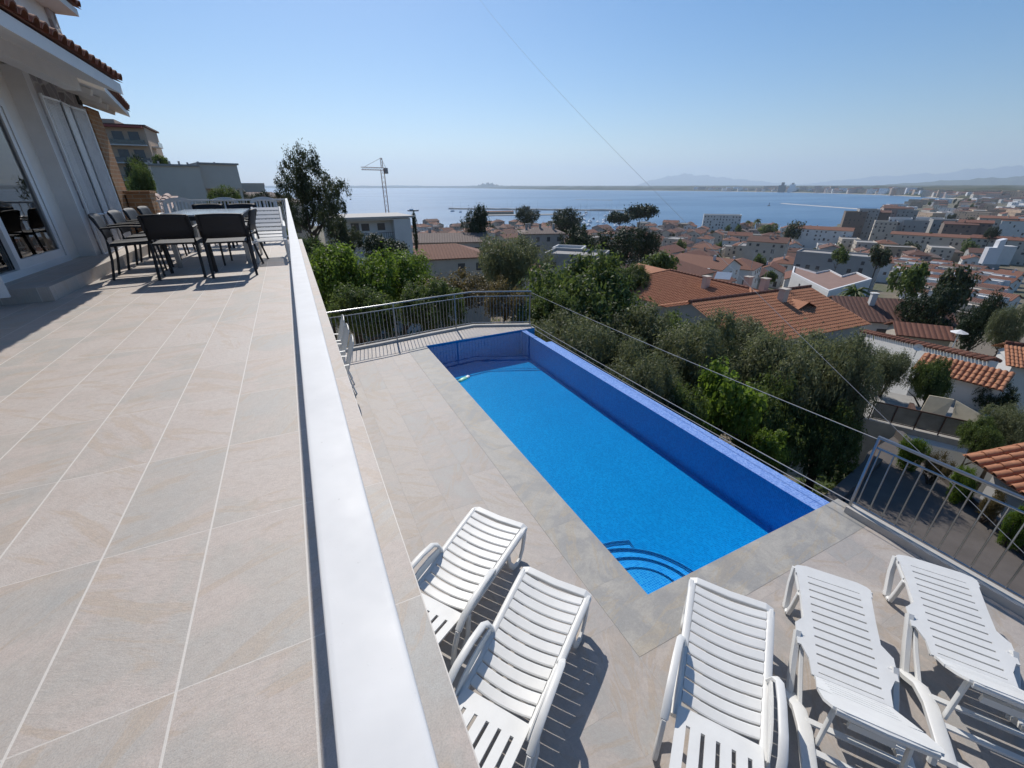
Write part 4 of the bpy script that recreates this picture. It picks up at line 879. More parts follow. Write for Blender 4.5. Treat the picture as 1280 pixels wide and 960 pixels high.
# ---------------------------------------------------------------- buildings
def roof_mesh(kind_, w, l, rise, ov=.4, th=.14):
    """ridge along local x; z=0 at the eave line"""
    b = MB(); hw, hl = w / 2 + ov, l / 2 + ov; d = rise / (w / 2) * ov
    if kind_ == 'gable':
        for s in (-1, 1):
            lo = [(-hl, s * hw, -d), (hl, s * hw, -d), (hl, 0, rise), (-hl, 0, rise)]
            if s > 0: lo = lo[::-1]
            b.hexa([(x, y, z) for x, y, z in lo], [(x, y, z + th) for x, y, z in lo])
    elif kind_ == 'hip':
        rl = max(.3, l / 2 - w / 2)
        E = [(-hl, -hw, -d), (hl, -hw, -d), (hl, hw, -d), (-hl, hw, -d)]; R0, R1 = (-rl, 0, rise), (rl, 0, rise)
        b.face(E[0], E[1], R1, R0); b.face(E[2], E[3], R0, R1); b.face(E[1], E[2], R1); b.face(E[3], E[0], R0)
        b.face(*[(x, y, z - .005) for x, y, z in E[::-1]])
        for p, q in zip(E, E[1:] + E[:1]): b.face((p[0], p[1], p[2] - th), (q[0], q[1], q[2] - th), q, p)
    else:
        b.box(-l / 2 + .2, l / 2 - .2, -w / 2 + .2, w / 2 - .2, -.1, .03)
        b.mat(1)
        b.box(-l / 2 - .1, l / 2 + .1, -w / 2 - .1, -w / 2 + .2, -.1, .55); b.box(-l / 2 - .1, l / 2 + .1, w / 2 - .2, w / 2 + .1, -.1, .55)
        b.box(-l / 2 - .1, -l / 2 + .2, -w / 2 + .2, w / 2 - .2, -.1, .55); b.box(l / 2 - .2, l / 2 + .1, -w / 2 + .2, w / 2 - .2, -.1, .55)
    return b
def win_spots(w, l, h, seed, sp=3.0):
    rr = random.Random(seed); W = []
    for side in range(4):
        L = l if side % 2 == 0 else w; n = max(1, int(L / sp))
        for fl in range(max(1, int((h - .4) / 2.9))):
            for i in range(n):
                if rr.random() < (.42 if seed >= 90 or 30 <= seed < 60 else .15): continue
                u = -L / 2 + (i + .5) * L / n; z = h - 2.2 - fl * 2.9
                if z > -.5: W.append((side, u, z, rr.choice((.9, 1.1, 1.3)), rr.choice((1.2, 1.3, 1.9)) if fl else 1.2))
    return W
def win_box(b, w, l, side, u, z, ww, wh):
    e = .035
    if side == 0: b.box(u - ww / 2, u + ww / 2, -w / 2 - e, -w / 2 + .01, z, z + wh)
    elif side == 2: b.box(u - ww / 2, u + ww / 2, w / 2 - .01, w / 2 + e, z, z + wh)
    elif side == 1: b.box(l / 2 - .01, l / 2 + e, u - ww / 2, u + ww / 2, z, z + wh)
    else: b.box(-l / 2 - e, -l / 2 + .01, u - ww / 2, u + ww / 2, z, z + wh)
def house_near(name, label, loc, rot, w, l, h, roofk, rise, wm, rm, seed=1, base=-6, chim=1, cat='house'):
    r = thing(name, label, cat, loc, rot)
    b = MB(); b.box(-l / 2, l / 2, -w / 2, w / 2, base, h - .1)
    if roofk == 'gable':
        for s in (-1, 1): b.hexa([(s * (l / 2 - .2) - .19, -w / 2, h - .1), (s * (l / 2 - .2) + .19, -w / 2, h - .1), (s * (l / 2 - .2) + .19, w / 2, h - .1), (s * (l / 2 - .2) - .19, w / 2, h - .1)], [(s * (l / 2 - .2) - .19, -.02, h + rise - .03), (s * (l / 2 - .2) + .19, -.02, h + rise - .03), (s * (l / 2 - .2) + .19, .02, h + rise - .03), (s * (l / 2 - .2) - .19, .02, h + rise - .03)])
    b.build('wall', M[wm], r, smooth=0)
    rf = roof_mesh(roofk, w, l, rise).build('roof', [M[rm], M[wm]], r, (0, 0, h), smooth=0)
    for k, (side, u, z, ww, wh) in enumerate(win_spots(w, l, h, seed)[:60]):
        q = MB(); win_box(q, w, l, side, u, z, ww, wh); q.build('window', M['win'], r, smooth=0)
    rr = random.Random(seed)
    for k in range(chim):
        x, y = rr.uniform(-.35, .35) * l, rr.uniform(-.2, .2) * w; q = MB(); q.box(x - .3, x + .3, y - .3, y + .3, h, h + rise + .9); q.box(x - .38, x + .38, y - .38, y + .38, h + rise + .9, h + rise + 1.02); q.build('chimney', M[wm], r, smooth=0)
    return r
def hs(name, label, px, ytop, d, w, l, rise, rot, roofk, wm, rm, seed=1, chim=1, cat='house', base=None):
    """house whose ridge centre stands in the direction of that pixel, d metres off"""
    t = at(px, ytop, d); gz = min(ground(t.x + i, t.y + j) for i in (-l / 3, l / 3) for j in (-l / 3, l / 3)); h = t.z - gz - rise - (.55 if roofk == 'flat' else 0)
    return house_near(name, label, (t.x, t.y, gz), -math.atan2(t.x, t.y) + R(rot), w, l, max(2.6, h), roofk, rise, wm, rm, seed, -4 if base is None else base, chim, cat)
# the two large tiled roofs below the pool
def near_roof_house(label, p0, p1, zr, half, drop, rm, wm, hipend, wall=True, cols=.27):
    P0, P1 = Vector((p0[0], p0[1])), Vector((p1[0], p1[1])); mid = (P0 + P1) / 2; L = (P1 - P0).length; a = math.atan2(P1.y - P0.y, P1.x - P0.x)
    r = thing('tiled_house', label, 'house', (mid.x, mid.y, zr), a)
    ext = half if hipend else .4
    sl = Vector((0, half, drop)).normalized(); sl_len = math.hypot(half, drop)
    for s, nm in ((-1, 'roof'), (1, 'roof')):
        b = MB(); n0 = L + 2 * ext
        if s < 0: barrel(b, (-n0 / 2, -half, -drop), (1, 0, 0), sl, n0, sl_len, cols, cols * .42, .42)
        else: barrel(b, (-n0 / 2, half, -drop), (1, 0, 0), Vector((0, -half, drop)), n0, sl_len, cols, cols * .42, .42)
        if hipend:   # clip to the hip lines
            keep = []
            for f, mi in zip(b.f, b.m):
                c = sum((Vector(b.v[i]) for i in f), Vector()) / len(f)
                if abs(c.x) <= L / 2 + (abs(c.y) / half) * ext + .05 and len(set(f)) and not (max(abs(b.v[i][0]) for i in f) - min(abs(b.v[i][0]) for i in f) > 2): keep.append(f)
            b.f = keep; b.m = [0] * len(keep)
            b.face((-L / 2 - ext, s * half, -drop - .02), (L / 2 + ext, s * half, -drop - .02), (L / 2, 0, -.02), (-L / 2, 0, -.02))
        b.build('roof', M[rm], r)
    if hipend:
        for s in (-1, 1):
            b = MB(); x0 = s * (L / 2 + ext)
            barrel(b, (x0, -half, -drop), (0, 1, 0), Vector((-s * ext, 0, drop)), 2 * half, math.hypot(ext, drop), cols, cols * .42, .42)
            keep = []
            for f in b.f:
                c = sum((Vector(b.v[i]) for i in f), Vector()) / len(f)
                k = (abs(c.x) - L / 2) / ext
                if abs(c.y) <= half * k + .05 and len(f) == 4 and max(b.v[i][1] for i in f) - min(b.v[i][1] for i in f) < 2: keep.append(f)
            b.f = keep; b.m = [0] * len(keep); b.face((x0, -half, -drop - .02), (x0, half, -drop - .02), (s * L / 2, 0, -.02)); b.build('roof', M[rm], r)
            for t in (-1, 1): MB().tube([(s * L / 2, 0, .06), (x0, t * half, -drop + .08)], .13, 7).build('ridge_tiles', M[rm], r)
    MB().tube([(-L / 2 - (0 if hipend else .4), 0, .07), (L / 2 + (0 if hipend else .4), 0, .07)], .14, 7).build('ridge_tiles', M['roof0'], r)
    b = MB(); e = ext - .6 if hipend else 0; gz = min(ground(*p0), ground(*p1)) - zr - 2
    b.box(-L / 2 - e, L / 2 + e, -half + .55, half - .55, gz, -drop - .05)
    if not hipend:
        for s in (-1, 1): b.hexa([(s * L / 2 - .1, -half + .55, -drop - .05), (s * L / 2 + .1, -half + .55, -drop - .05), (s * L / 2 + .1, half - .55, -drop - .05), (s * L / 2 - .1, half - .55, -drop - .05)], [(s * L / 2 - .1, -.05, -.2), (s * L / 2 + .1, -.05, -.2), (s * L / 2 + .1, .05, -.2), (s * L / 2 - .1, .05, -.2)])
    b.build('wall', M[wm], r, smooth=0)
    for x, y in ((L * .3, half * .4), (L * .12, -half * .25)):
        q = MB(); q.box(x - .3, x + .3, y - .3, y + .3, -drop, .55); q.box(x - .38, x + .38, y - .38, y + .38, .55, .66); q.build('chimney', M['w_cream'], r, smooth=0)
    q = MB(); q.tube([(L * .3, half * .4, .6), (L * .3, half * .4, 3.4)], .025, 5)
    for k in range(6): q.tube([(L * .3 - .45 + .04 * k, half * .4, 3.3 - .12 * k), (L * .3 + .45 - .04 * k, half * .4, 3.3 - .12 * k)], .012, 4)
    q.build('aerial', M['galv'], r)
    return r
def gp(x, y, h): X, Y, Z = ray(x, y); t = -h / Z; return (X * t, Y * t)
near_roof_house('large house with orange-brown hip roof rising behind the olive trees', gp(838, 338, 9.4), gp(938, 361, 9.4), CAMH - 9.4, 6.0, 2.5, 'roof_near', 'w_cream', True)
near_roof_house('house with the nearer orange tiled gable roof above the olive trees', (29.8, 25.2), (44.6, 24.4), CAMH - 9.0, 6.2, 2.1, 'roof_near', 'w_grey', False)
hs('house', 'white walled house with brown gable roof behind the right end of the olives', 1108, 374, 74, 8.5, 12, 1.9, 28, 'gable', 'w_white', 'roof1', 4)
hs('house', 'low annex with red tiled roof right of the brown gable house', 1152, 406, 66, 4, 4.5, .8, 20, 'gable', 'w_cream', 'roof0', 5, 0)
q0 = Vector(gp(1266, 430, 10.6)); az_ = math.atan2(q0.x, q0.y); q1 = q0 + Vector((math.cos(az_ - .25), -math.sin(az_ - .25))) * 12
RIGHT = near_roof_house('white house with tiled eave at the right edge of the picture', tuple(q0), tuple(q1), CAMH - 10.6, 2.6, 1.0, 'roof_near', 'w_white', False, cols=.21)
# garden wall with a tile cap
def cap_wall(label, p, q, hgt, th=.35):
    P, Q = Vector(p), Vector(q); mid = (P + Q) / 2; L = (Q - P).length; a = math.atan2(Q.y - P.y, Q.x - P.x); sl = (Q.z - P.z) / 2
    r = thing('garden_wall', label, 'wall', (mid.x, mid.y, mid.z), a); Lh = math.hypot(Q.x - P.x, Q.y - P.y) / 2
    MB().hexa([(-Lh, -th / 2, -sl - hgt), (Lh, -th / 2, -sl - hgt), (Lh, th / 2, -sl - hgt), (-Lh, th / 2, -sl - hgt)], [(-Lh, -th / 2, -sl), (Lh, -th / 2, sl), (Lh, th / 2, sl), (-Lh, th / 2, -sl)]).build('wall', M['w_white'], r, smooth=0)
    b = MB()
    n = int(2 * Lh / .24)
    for i in range(n):
        x = -Lh + (i + .5) * 2 * Lh / n; z = -sl + 2 * sl * (i + .5) / n
        for s in (-1, 1): b.tube([(x, 0, z + .16), (x, s * (th / 2 + .14), z + .02)], .09, 6)
    b.build('tile_cap', M['roof0'], r); return r
cap_wall('long white garden wall capped with roof tiles', at(1080, 415, 40), at(1243, 452, 30), 4)
# tiled lean-to
lt = thing('tiled_shed', 'small shed with a sloping orange tile roof against the garden wall', 'shed', tuple(at(1198, 468, 27.5)), -pix_az(1198) + R(-12))
b = MB(); barrel(b, (-1.4, -.9, 0), (1, 0, 0), Vector((0, 1, .5)), 3.0, 1.3, .2, .085, .32); b.build('roof', M['roof_near'], lt)
MB().box(-1.3, 1.5, -.6, .3, -3.5, -.02).build('wall', M['w_white'], lt, smooth=0)
# house with the close tiled roof at lower right
E0, E1 = Vector((16.55, 3.35, -6.1)), Vector((15.2, 1.2, -6.1)); u_ = (E1 - E0).normalized(); nrm = Vector((-u_.y, u_.x, 0)); nrm = nrm if nrm.x > 0 else -nrm
lr_ = thing('tiled_house', 'house with a close ribbed tile roof at the lower right edge beside the driveway', 'house', tuple(E0))
b = MB(); barrel(b, (0, 0, 0), u_, nrm + Vector((0, 0, .38)), 9.0, 5.0, .27, .11, .42); b.build('roof', M['roof_near'], lr_)
b = MB(); q = [Vector((0, 0, 0)) + u_ * .4 + nrm * .6, u_ * 8.8 + nrm * .6, u_ * 8.8 + nrm * 9, u_ * .4 + nrm * 9]; b.prism([(p.x, p.y) for p in q], -4, .05); b.build('wall', M['w_white'], lr_, smooth=0)
# driveway, its kerb wall and the retaining wall, its shade put into a dark colour
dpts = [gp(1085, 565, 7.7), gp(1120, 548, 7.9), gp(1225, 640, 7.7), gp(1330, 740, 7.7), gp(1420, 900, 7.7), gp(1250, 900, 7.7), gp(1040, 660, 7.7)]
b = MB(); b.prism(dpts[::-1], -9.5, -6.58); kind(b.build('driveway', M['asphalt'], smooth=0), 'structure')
kp = [Vector((*gp(1118, 552, 7.9), -6.5)), Vector((*gp(1225, 640, 7.7), -6.5)), Vector((*gp(1330, 740, 7.7), -6.5)), Vector((*gp(1420, 900, 7.7), -6.5))]; o0 = kp[0].copy()
tag(MB().sweep([p - o0 for p in kp], .2, .34, n=4, rnd=9).build('driveway_kerb', M['asphalt'], None, o0, smooth=0), 'low concrete kerb wall along the far side of the driveway', 'kerb')
pA, pB = at(1015, 622, 10.5), at(1105, 552, 15.5); mid = (pA + pB) / 2; a = math.atan2(pB.y - pA.y, pB.x - pA.x); Lw = math.hypot(pB.x - pA.x, pB.y - pA.y)
tag(MB().box(-Lw / 2, Lw / 2, -.15, .15, -3.2, -.1).build('driveway_wall', M['asphalt'], None, (mid.x, mid.y, -6.3), a, smooth=0), 'grey wall with shade in its colour between the olives and the driveway', 'wall')
# concrete platform with mesh railing, leaning board and white steps
pc = at(1186, 548, 22.5); ang = -pix_az(1160) + R(6)
pt_ = thing('concrete_platform', 'pale concrete garden platform with white stepped wall below it', 'platform', (pc.x, pc.y, pc.z), ang)
MB().box(-3.4, 2.0, 0, 4.0, -2.6, .0).build('slab', M['concrete'], pt_, smooth=0); b = MB(); b.box(-1.2, 1.6, -.5, -.002, -3.0, -.25); b.box(1.6, 2.6, -.7, -.2, -3.0, -.9); b.box(2.6, 3.3, -.9, -.3, -3.0, -1.6); b.build('stepped_wall', M['w_white'], pt_, smooth=0)
mr = thing('mesh_railing', 'dark mesh railing along the front of the concrete platform', 'railing', (pc.x, pc.y, pc.z), ang)
b = MB(); b.sweep([(-2.6, .06, .85), (1.95, .06, .85)], .05, .05); b.sweep([(-2.6, .06, .1), (1.95, .06, .1)], .04, .04); b.build('rail', M['rusty'], mr)
for k in range(7): MB().sweep([(-2.55 + k * .74, .06, 0), (-2.55 + k * .74, .06, .85)], .045, .045).build('post', M['rusty'], mr)
M['mesh'] = plain('grey_brown_mesh_panel', (.27, .245, .21), .9, .2); MB().box(-2.5, 1.9, .085, .095, .12, .82).build('mesh_panel', M['mesh'], mr, smooth=0)
bd = thing('leaning_board', 'pale boards leaning up like a tent on the concrete platform', 'boards', (pc.x, pc.y, pc.z), ang)
MB().hexa([(-1.0, .7, 0), (-.3, .5, 0), (-.3, .56, 0), (-1.0, .76, 0)], [(-.8, 1.3, 1.15), (-.1, 1.1, 1.25), (-.1, 1.16, 1.25), (-.8, 1.36, 1.15)]).build('board', M['board'], bd, smooth=0)
MB().hexa([(.1, .9, 0), (1.9, .35, 0), (1.9, .41, 0), (.1, .96, 0)], [(.1, 1.6, 1.05), (1.85, .4, .55), (1.85, .46, .55), (.1, 1.66, 1.05)]).build('board', M['board'], bd, smooth=0)
MB().box(-1.25, -1.1, .6, 1.5, 0, .6).build('board', M['rusty'], bd, smooth=0)
# parasol, dish, pale roof panel
u0 = at(1201, 412, 55); gz = ground(u0.x, u0.y)
ps = thing('parasol', 'small white parasol in the garden below the dark pines', 'parasol', (u0.x, u0.y, gz)); hh = u0.z - gz
MB().tube([(0, 0, 0), (0, 0, hh)], .04, 6).build('pole', M['whitemetal'], ps); b = MB()
for k in range(8): a0, a1 = k * math.pi / 4, (k + 1) * math.pi / 4; b.face((0, 0, hh), (.65 * math.cos(a0), .65 * math.sin(a0), hh - .28), (.65 * math.cos(a1), .65 * math.sin(a1), hh - .28))
b.build('canopy', M['plaster2'], ps, smooth=0)
dpos = at(1148, 434, 32); ds = thing('satellite_dish', 'white satellite dish standing on the tile-capped garden wall', 'satellite dish', tuple(dpos), R(200)); b = MB()
for k in range(14):
    for i in range(3):
        P_ = lambda i, k: Vector((.07 * (i / 3) ** 2, .2 * i / 3 * math.cos(k * math.pi / 7), .2 * i / 3 * math.sin(k * math.pi / 7)))
        b.face(P_(i, k), P_(i + 1, k), P_(i + 1, k + 1), P_(i, k + 1))
b.build('dish', M['whitemetal'], ds); MB().tube([(0, 0, 0), (-.1, 0, -.2), (-.1, 0, -.6)], .03, 6).build('mast', M['galv'], ds)
sp_ = at(903, 345, 60); M['panel'] = plain('pale_blue_panel', (.45, .52, .58), .2, .05)
pn = thing('roof_panel', 'pale blue tilted panel behind the ridge of the large hip roof', 'panel', (sp_.x, sp_.y, sp_.z), -pix_az(903)); MB().hexa([(-.9, -.5, -.3), (.9, -.5, -.3), (.9, -.44, -.34), (-.9, -.44, -.34)], [(-.7, .5, .42), (1.1, .5, .42), (1.1, .56, .38), (-.7, .56, .38)]).build('panel', M['panel'], pn, smooth=0); MB().box(-.7, .9, .42, .5, -3, .25).build('frame', M['galv'], pn, smooth=0)
# left hillside
hs('house', 'reddish roofed house just below the white modern building', 546, 305, 72, 9, 15, 1.5, 8, 'hip', 'w_cream', 'roof2', 7, 0)
hs('house', 'grey roofed house between the cypress and the dark round pine', 556, 292, 92, 9, 16, 1.2, 0, 'gable', 'w_grey', 'roof3', 8, 1)
hs('house', 'grey-violet house with several chimneys left of the marina trees', 676, 284, 128, 9, 12, 1.2, 10, 'hip', 'w_grey', 'roof3', 9, 4)
hs('house', 'flat roofed grey building in front of the dark pines', 722, 311, 86, 8, 11, .5, -12, 'flat', 'w_grey', 'flatroof', 10, 0)
hs('house', 'second flat roofed building stepping up behind the grey one', 712, 305, 93, 5, 6, .5, -12, 'flat', 'w_white', 'flatroof', 11, 0)
def boxes_building(name, label, loc, rot, cat='building'): return thing(name, label, cat, loc, rot)
# white modern building
c = at(466, 272, 62); gz = ground(c.x, c.y)
mb_ = boxes_building('modern_villa', 'white modern flat roofed building with balcony below the crane', (c.x, c.y, c.z), -pix_az(466) + R(12), 'building')
z0 = gz - c.z - 3
b = MB(); b.box(-5.5, 2.6, 1.2, 8, z0, -.35); b.box(2.6, 4.9, -.3, 8, z0, -.2); b.build('wall', M['w_white'], mb_, smooth=0)
b = MB(); b.box(-6.2, 5.4, -.5, 8.4, -.12, .12); b.box(-5.9, 2.55, -.35, 8, -.34, -.125); b.build('roof', M['kerb'], mb_, smooth=0)
b = MB(); b.box(-5.6, 2.58, -.1, 1.198, -3.05, -2.85); b.build('balcony', M['w_white'], mb_, smooth=0)
b = MB()
for k in range(28): b.box(-5.5 + k * .29, -5.46 + k * .29, -.06, -.03, -2.85, -1.95)
b.box(-5.55, 2.5, -.07, -.02, -1.95, -1.9); b.build('balcony_railing', M['rusty'], mb_, smooth=0)
for x, wz, wh in ((-4.6, -1.9, 1.1), (-2.2, -2.8, 2.1), (-.9, -1.7, .9), (1.2, -1.7, .9)): MB().box(x - .5, x + .5, 1.15, 1.21, wz, wz + wh).build('window', M['win'], mb_, smooth=0)
# grey house on the left hill
c = at(240, 207, 52)
gh = boxes_building('hillside_house', 'blank walled grey house on the hill beyond the brick pier', (c.x, c.y, c.z), -pix_az(240) + R(8), 'house')
b = MB(); b.box(-3.1, .4, -.6, 7, -10, -.1); b.box(.4, 3.7, .4, 7, -1.9, .15); b.box(.5, 3.6, 3.5, 7, -10, -1.9); b.build('wall', M['w_pale'], gh, smooth=0)
b = MB(); b.box(-3.25, .45, -.75, 7.2, -.098, .06); b.box(.46, 3.85, .25, 7.2, .152, .3); b.build('roof', M['flatroof'], gh, smooth=0)
for x in (.6, 1.4, 2.2, 3.0, 3.55): MB().box(x - .12, x + .12, .6, .86, -10, -1.905).build('column', M['w_pale'], gh, smooth=0)
b = MB()
for k in range(9): q = k * .75 - 2.8; b.tube([(q, 3 + .5 * math.sin(k * 2), .05), (q, 3 + .5 * math.sin(k * 2), .42 + .2 * math.sin(k * 3.1))], .09, 6)
b.build('roof_vents', M['w_grey'], gh)
hs('house', 'brown roofed villa beyond the white railing, left of the open pine', 318, 240, 90, 9, 14, 1.4, 0, 'hip', 'w_cream', 'roof3', 14, 1)
hs('house', 'small pale house at the horizon behind the white railing', 300, 231, 105, 6, 8, .5, 0, 'flat', 'w_cream', 'flatroof', 15, 0)
# hillside apartment block
c = at(122, 151, 118)
ap = boxes_building('apartment_block', 'ochre apartment block with balconies high on the left hill', (c.x, c.y, c.z), -pix_az(122) + R(-14))
b = MB(); b.box(-9, 6.5, 0, 12, -16, -.6); b.box(-6, 2, 2, 10, -.6, .6); b.build('wall', M['w_tan'], ap, smooth=0)
b = MB(); b.box(-9.4, 6.9, -.4, 12.4, -.6, -.3); b.build('roof', M['roof1'], ap, smooth=0)
for k in range(4):
    z = -3.9 - k * 3.0
    q = MB(); q.box(-9, 6.3, -1.5, -.002, z, z + .18); q.box(6.502, 7.7, 2 + k * .3, 6 + k * .3, z, z + .18); q.build('balcony', M['w_white'], ap, smooth=0)
    q = MB(); q.box(-8.9, 6.2, -1.5, -1.46, z + .181, z + .95); q.box(7.62, 7.7, 2 + k * .3, 6 + k * .3, z + .181, z + .95); q.build('balcony_glass', M['glass'], ap, smooth=0)
    for i in range(6): MB().box(-8.2 + i * 2.4, -6.6 + i * 2.4, -.04, 0.0, z + .2, z + 2.4).build('window', M['win'], ap, smooth=0)
MB().box(-9.2, 6.4, -1.4, -.002, -.9, -.62).build('awning', M['awning'], ap, smooth=0)
# neighbour's pale tiled roof beyond the terrace end
c = at(150, 281, 17.5); nb = thing('neighbour_house', 'neighbouring house with faded pink roof tiles past the brick pier', 'house', (c.x, c.y, c.z), -pix_az(200) + R(-8))
b = MB(); barrel(b, (-4.5, 0, 0), (1, 0, 0), Vector((0, 1, .16)), 5.6, 4.4, .34, .13, .55); b.build('roof', M['roof_pink'], nb); MB().box(-4.3, .9, .3, 4.2, -5, -.06).build('wall', M['w_cream'], nb, smooth=0)
# zigzag flat roof building
zz = [gp(x, y, 21.5) for x, y in ((992, 333), (1020, 341), (1037, 337.5), (1053, 345.5), (1071, 340.5), (1090, 349), (1036, 364), (990, 341))]
cx_ = sum(p[0] for p in zz) / 8; cy_ = sum(p[1] for p in zz) / 8; zt_ = CAMH - 21.5
zb_ = thing('zigzag_building', 'pale building with zigzag parapet round a red-brown flat roof', 'building', (cx_, cy_, zt_))
lo = [(p[0] - cx_, p[1] - cy_) for p in zz]; ins = [(x * .955, y * .955) for x, y in lo]
if sum(a[0] * b_[1] - b_[0] * a[1] for a, b_ in zip(lo, lo[1:] + lo[:1])) < 0: lo = lo[::-1]; ins = ins[::-1]
b = MB(); b.prism(lo, -9, -.45); b.build('wall', M['w_white'], zb_, smooth=0)
MB().prism(ins, -.44, -.25).build('roof', M['pinkroof'], zb_, smooth=0)
b = MB(); n = len(lo)
for i in range(n):
    j = (i + 1) % n; b.hexa([(*lo[i], -.445), (*lo[j], -.445), (*ins[j], -.445), (*ins[i], -.445)], [(*lo[i], .15), (*lo[j], .15), (*ins[j], .15), (*ins[i], .15)])
b.build('parapet', M['plaster2'], zb_, smooth=0)
for i in range(n):
    A, B_ = Vector((*lo[i], 0)), Vector((*lo[(i + 1) % n], 0)); t = (B_ - A).normalized(); no = Vector((t.y, -t.x, 0))
    for f in (.3, .7):
        q = A.lerp(B_, f) + no * .03; MB().hexa([q - t * .5 + Vector((0, 0, -3)), q + t * .5 + Vector((0, 0, -3)), q + t * .5 - no * .03 + Vector((0, 0, -3)), q - t * .5 - no * .03 + Vector((0, 0, -3))], [q - t * .5 + Vector((0, 0, -1.6)), q + t * .5 + Vector((0, 0, -1.6)), q + t * .5 - no * .03 + Vector((0, 0, -1.6)), q - t * .5 - no * .03 + Vector((0, 0, -1.6))]).build('window', M['win'], zb_, smooth=0)
# bigger blocks of the town
BIG = [('hotel_block', 'white flat roofed hotel block on the waterfront with the bay behind', 903, 268, 560, 16, 38, 0, 4, 'flat', 'w_white', 'flatroof'),
 ('long_building', 'long white arcaded building with red roof near the water', 1027, 283, 430, 11, 42, 2, -6, 'gable', 'w_white', 'roof2'),
 ('apartment_block', 'tall brown apartment block at the left end of the waterfront group', 1070, 264, 560, 16, 17, 0, 7, 'flat', 'w_brown', 'flatroof'),
 ('apartment_block', 'tall grey apartment block second from left in the waterfront group', 1086, 261, 570, 16, 16, 0, 9, 'flat', 'w_grey', 'flatroof'),
 ('apartment_block', 'brown apartment block third from left in the waterfront group', 1101, 263, 575, 16, 16, 1.6, 3, 'gable', 'w_brown', 'roof1'),
 ('apartment_block', 'pinkish apartment block fourth from left in the waterfront group', 1117, 258, 600, 16, 17, 1.6, 12, 'gable', 'w_pink', 'roof1'),
 ('apartment_block', 'grey apartment block at the right end of the waterfront group', 1133, 262, 600, 14, 16, 0, 15, 'flat', 'w_grey', 'flatroof'),
 ('apartment_block', 'cream flat roofed block in front of the brown waterfront blocks', 1108, 276, 500, 12, 15, 0, 4, 'flat', 'w_cream', 'flatroof'),
 ('apartment_block', 'white block stepping up in front of the waterfront group', 1126, 272, 510, 12, 15, 0, 2, 'flat', 'w_white', 'flatroof'),
 ('apartment_block', 'grey block right of the white one in front of the waterfront group', 1146, 275, 505, 12, 16, 0, 2, 'flat', 'w_grey', 'flatroof'),
 ('apartment_block', 'pale block with white walls in the middle right of the waterfront', 1163, 272, 540, 14, 18, 0, 0, 'flat', 'w_white', 'flatroof'),
 ('apartment_block', 'grey flat roofed block left of the broad red-brown blocks', 1182, 274, 520, 14, 17, 0, 12, 'flat', 'w_grey', 'flatroof'),
 ('apartment_block', 'red-brown block near the right edge of the town', 1201, 277, 470, 14, 18, 1.6, 9, 'gable', 'w_brown', 'roof1'),
 ('apartment_block', 'second red-brown block, right of the first, near the lawn', 1221, 275, 475, 14, 18, 1.6, 1, 'gable', 'w_brown', 'roof0'),
 ('apartment_block', 'pale block with red roof behind the lawn at the right edge', 1248, 270, 560, 14, 22, 1.6, 7, 'gable', 'w_cream', 'roof2'),
 ('apartment_block', 'white block with red roof touching the right edge by the lawn', 1272, 273, 560, 14, 20, 1.6, 16, 'gable', 'w_white', 'roof2'),
 ('terrace_row', 'long low building with one continuous red-brown roof above the terraced houses', 1190, 293, 445, 10, 66, 1.6, -2, 'gable', 'w_cream', 'roof2'),
 ('terrace_row', 'second long red-brown roof directly right of the first', 1280, 297, 425, 10, 46, 1.6, -4, 'gable', 'w_cream', 'roof0'),
 ('apartment_block', 'large cream house row with brown roof left of the zigzag building', 962, 296, 250, 10, 17, 2, -8, 'gable', 'w_cream', 'roof1'),
 ('apartment_block', 'dark windowed grey block behind the zigzag building', 1050, 316, 190, 10, 24, 0, -6, 'flat', 'w_grey', 'flatroof')]
for k, (nm, lab, px, yt, d, w, l, rise, rot, rk, wm, rm) in enumerate(BIG): hs(nm, lab, px, yt, d, w, l, rise, rot, rk, wm, rm, 30 + k, 0 if rk == 'flat' else 2, 'building')
c = at(1253, 298, 320); cg = thing('white_gable', 'bright white peaked gable tower among the red roofs at the right edge', 'building', (c.x, c.y, c.z), -pix_az(1253) + R(30))
MB().hexa([(-1.2, -1.5, -12), (1.2, -1.5, -12), (1.2, 1.5, -12), (-1.2, 1.5, -12)], [(-1.2, -1.5, -.9), (1.2, -1.5, 0), (1.2, 1.5, 0), (-1.2, 1.5, -.9)]).build('tower', M['hullwhite'], cg, smooth=0); MB().box(-4.2, -1.25, -1.6, 1.4, -12, -4.2).build('wall', M['hullwhite'], cg, smooth=0); MB().box(1.25, 6.5, -1.4, 3, -12, -3.4).build('wing', M['w_white'], cg, smooth=0)
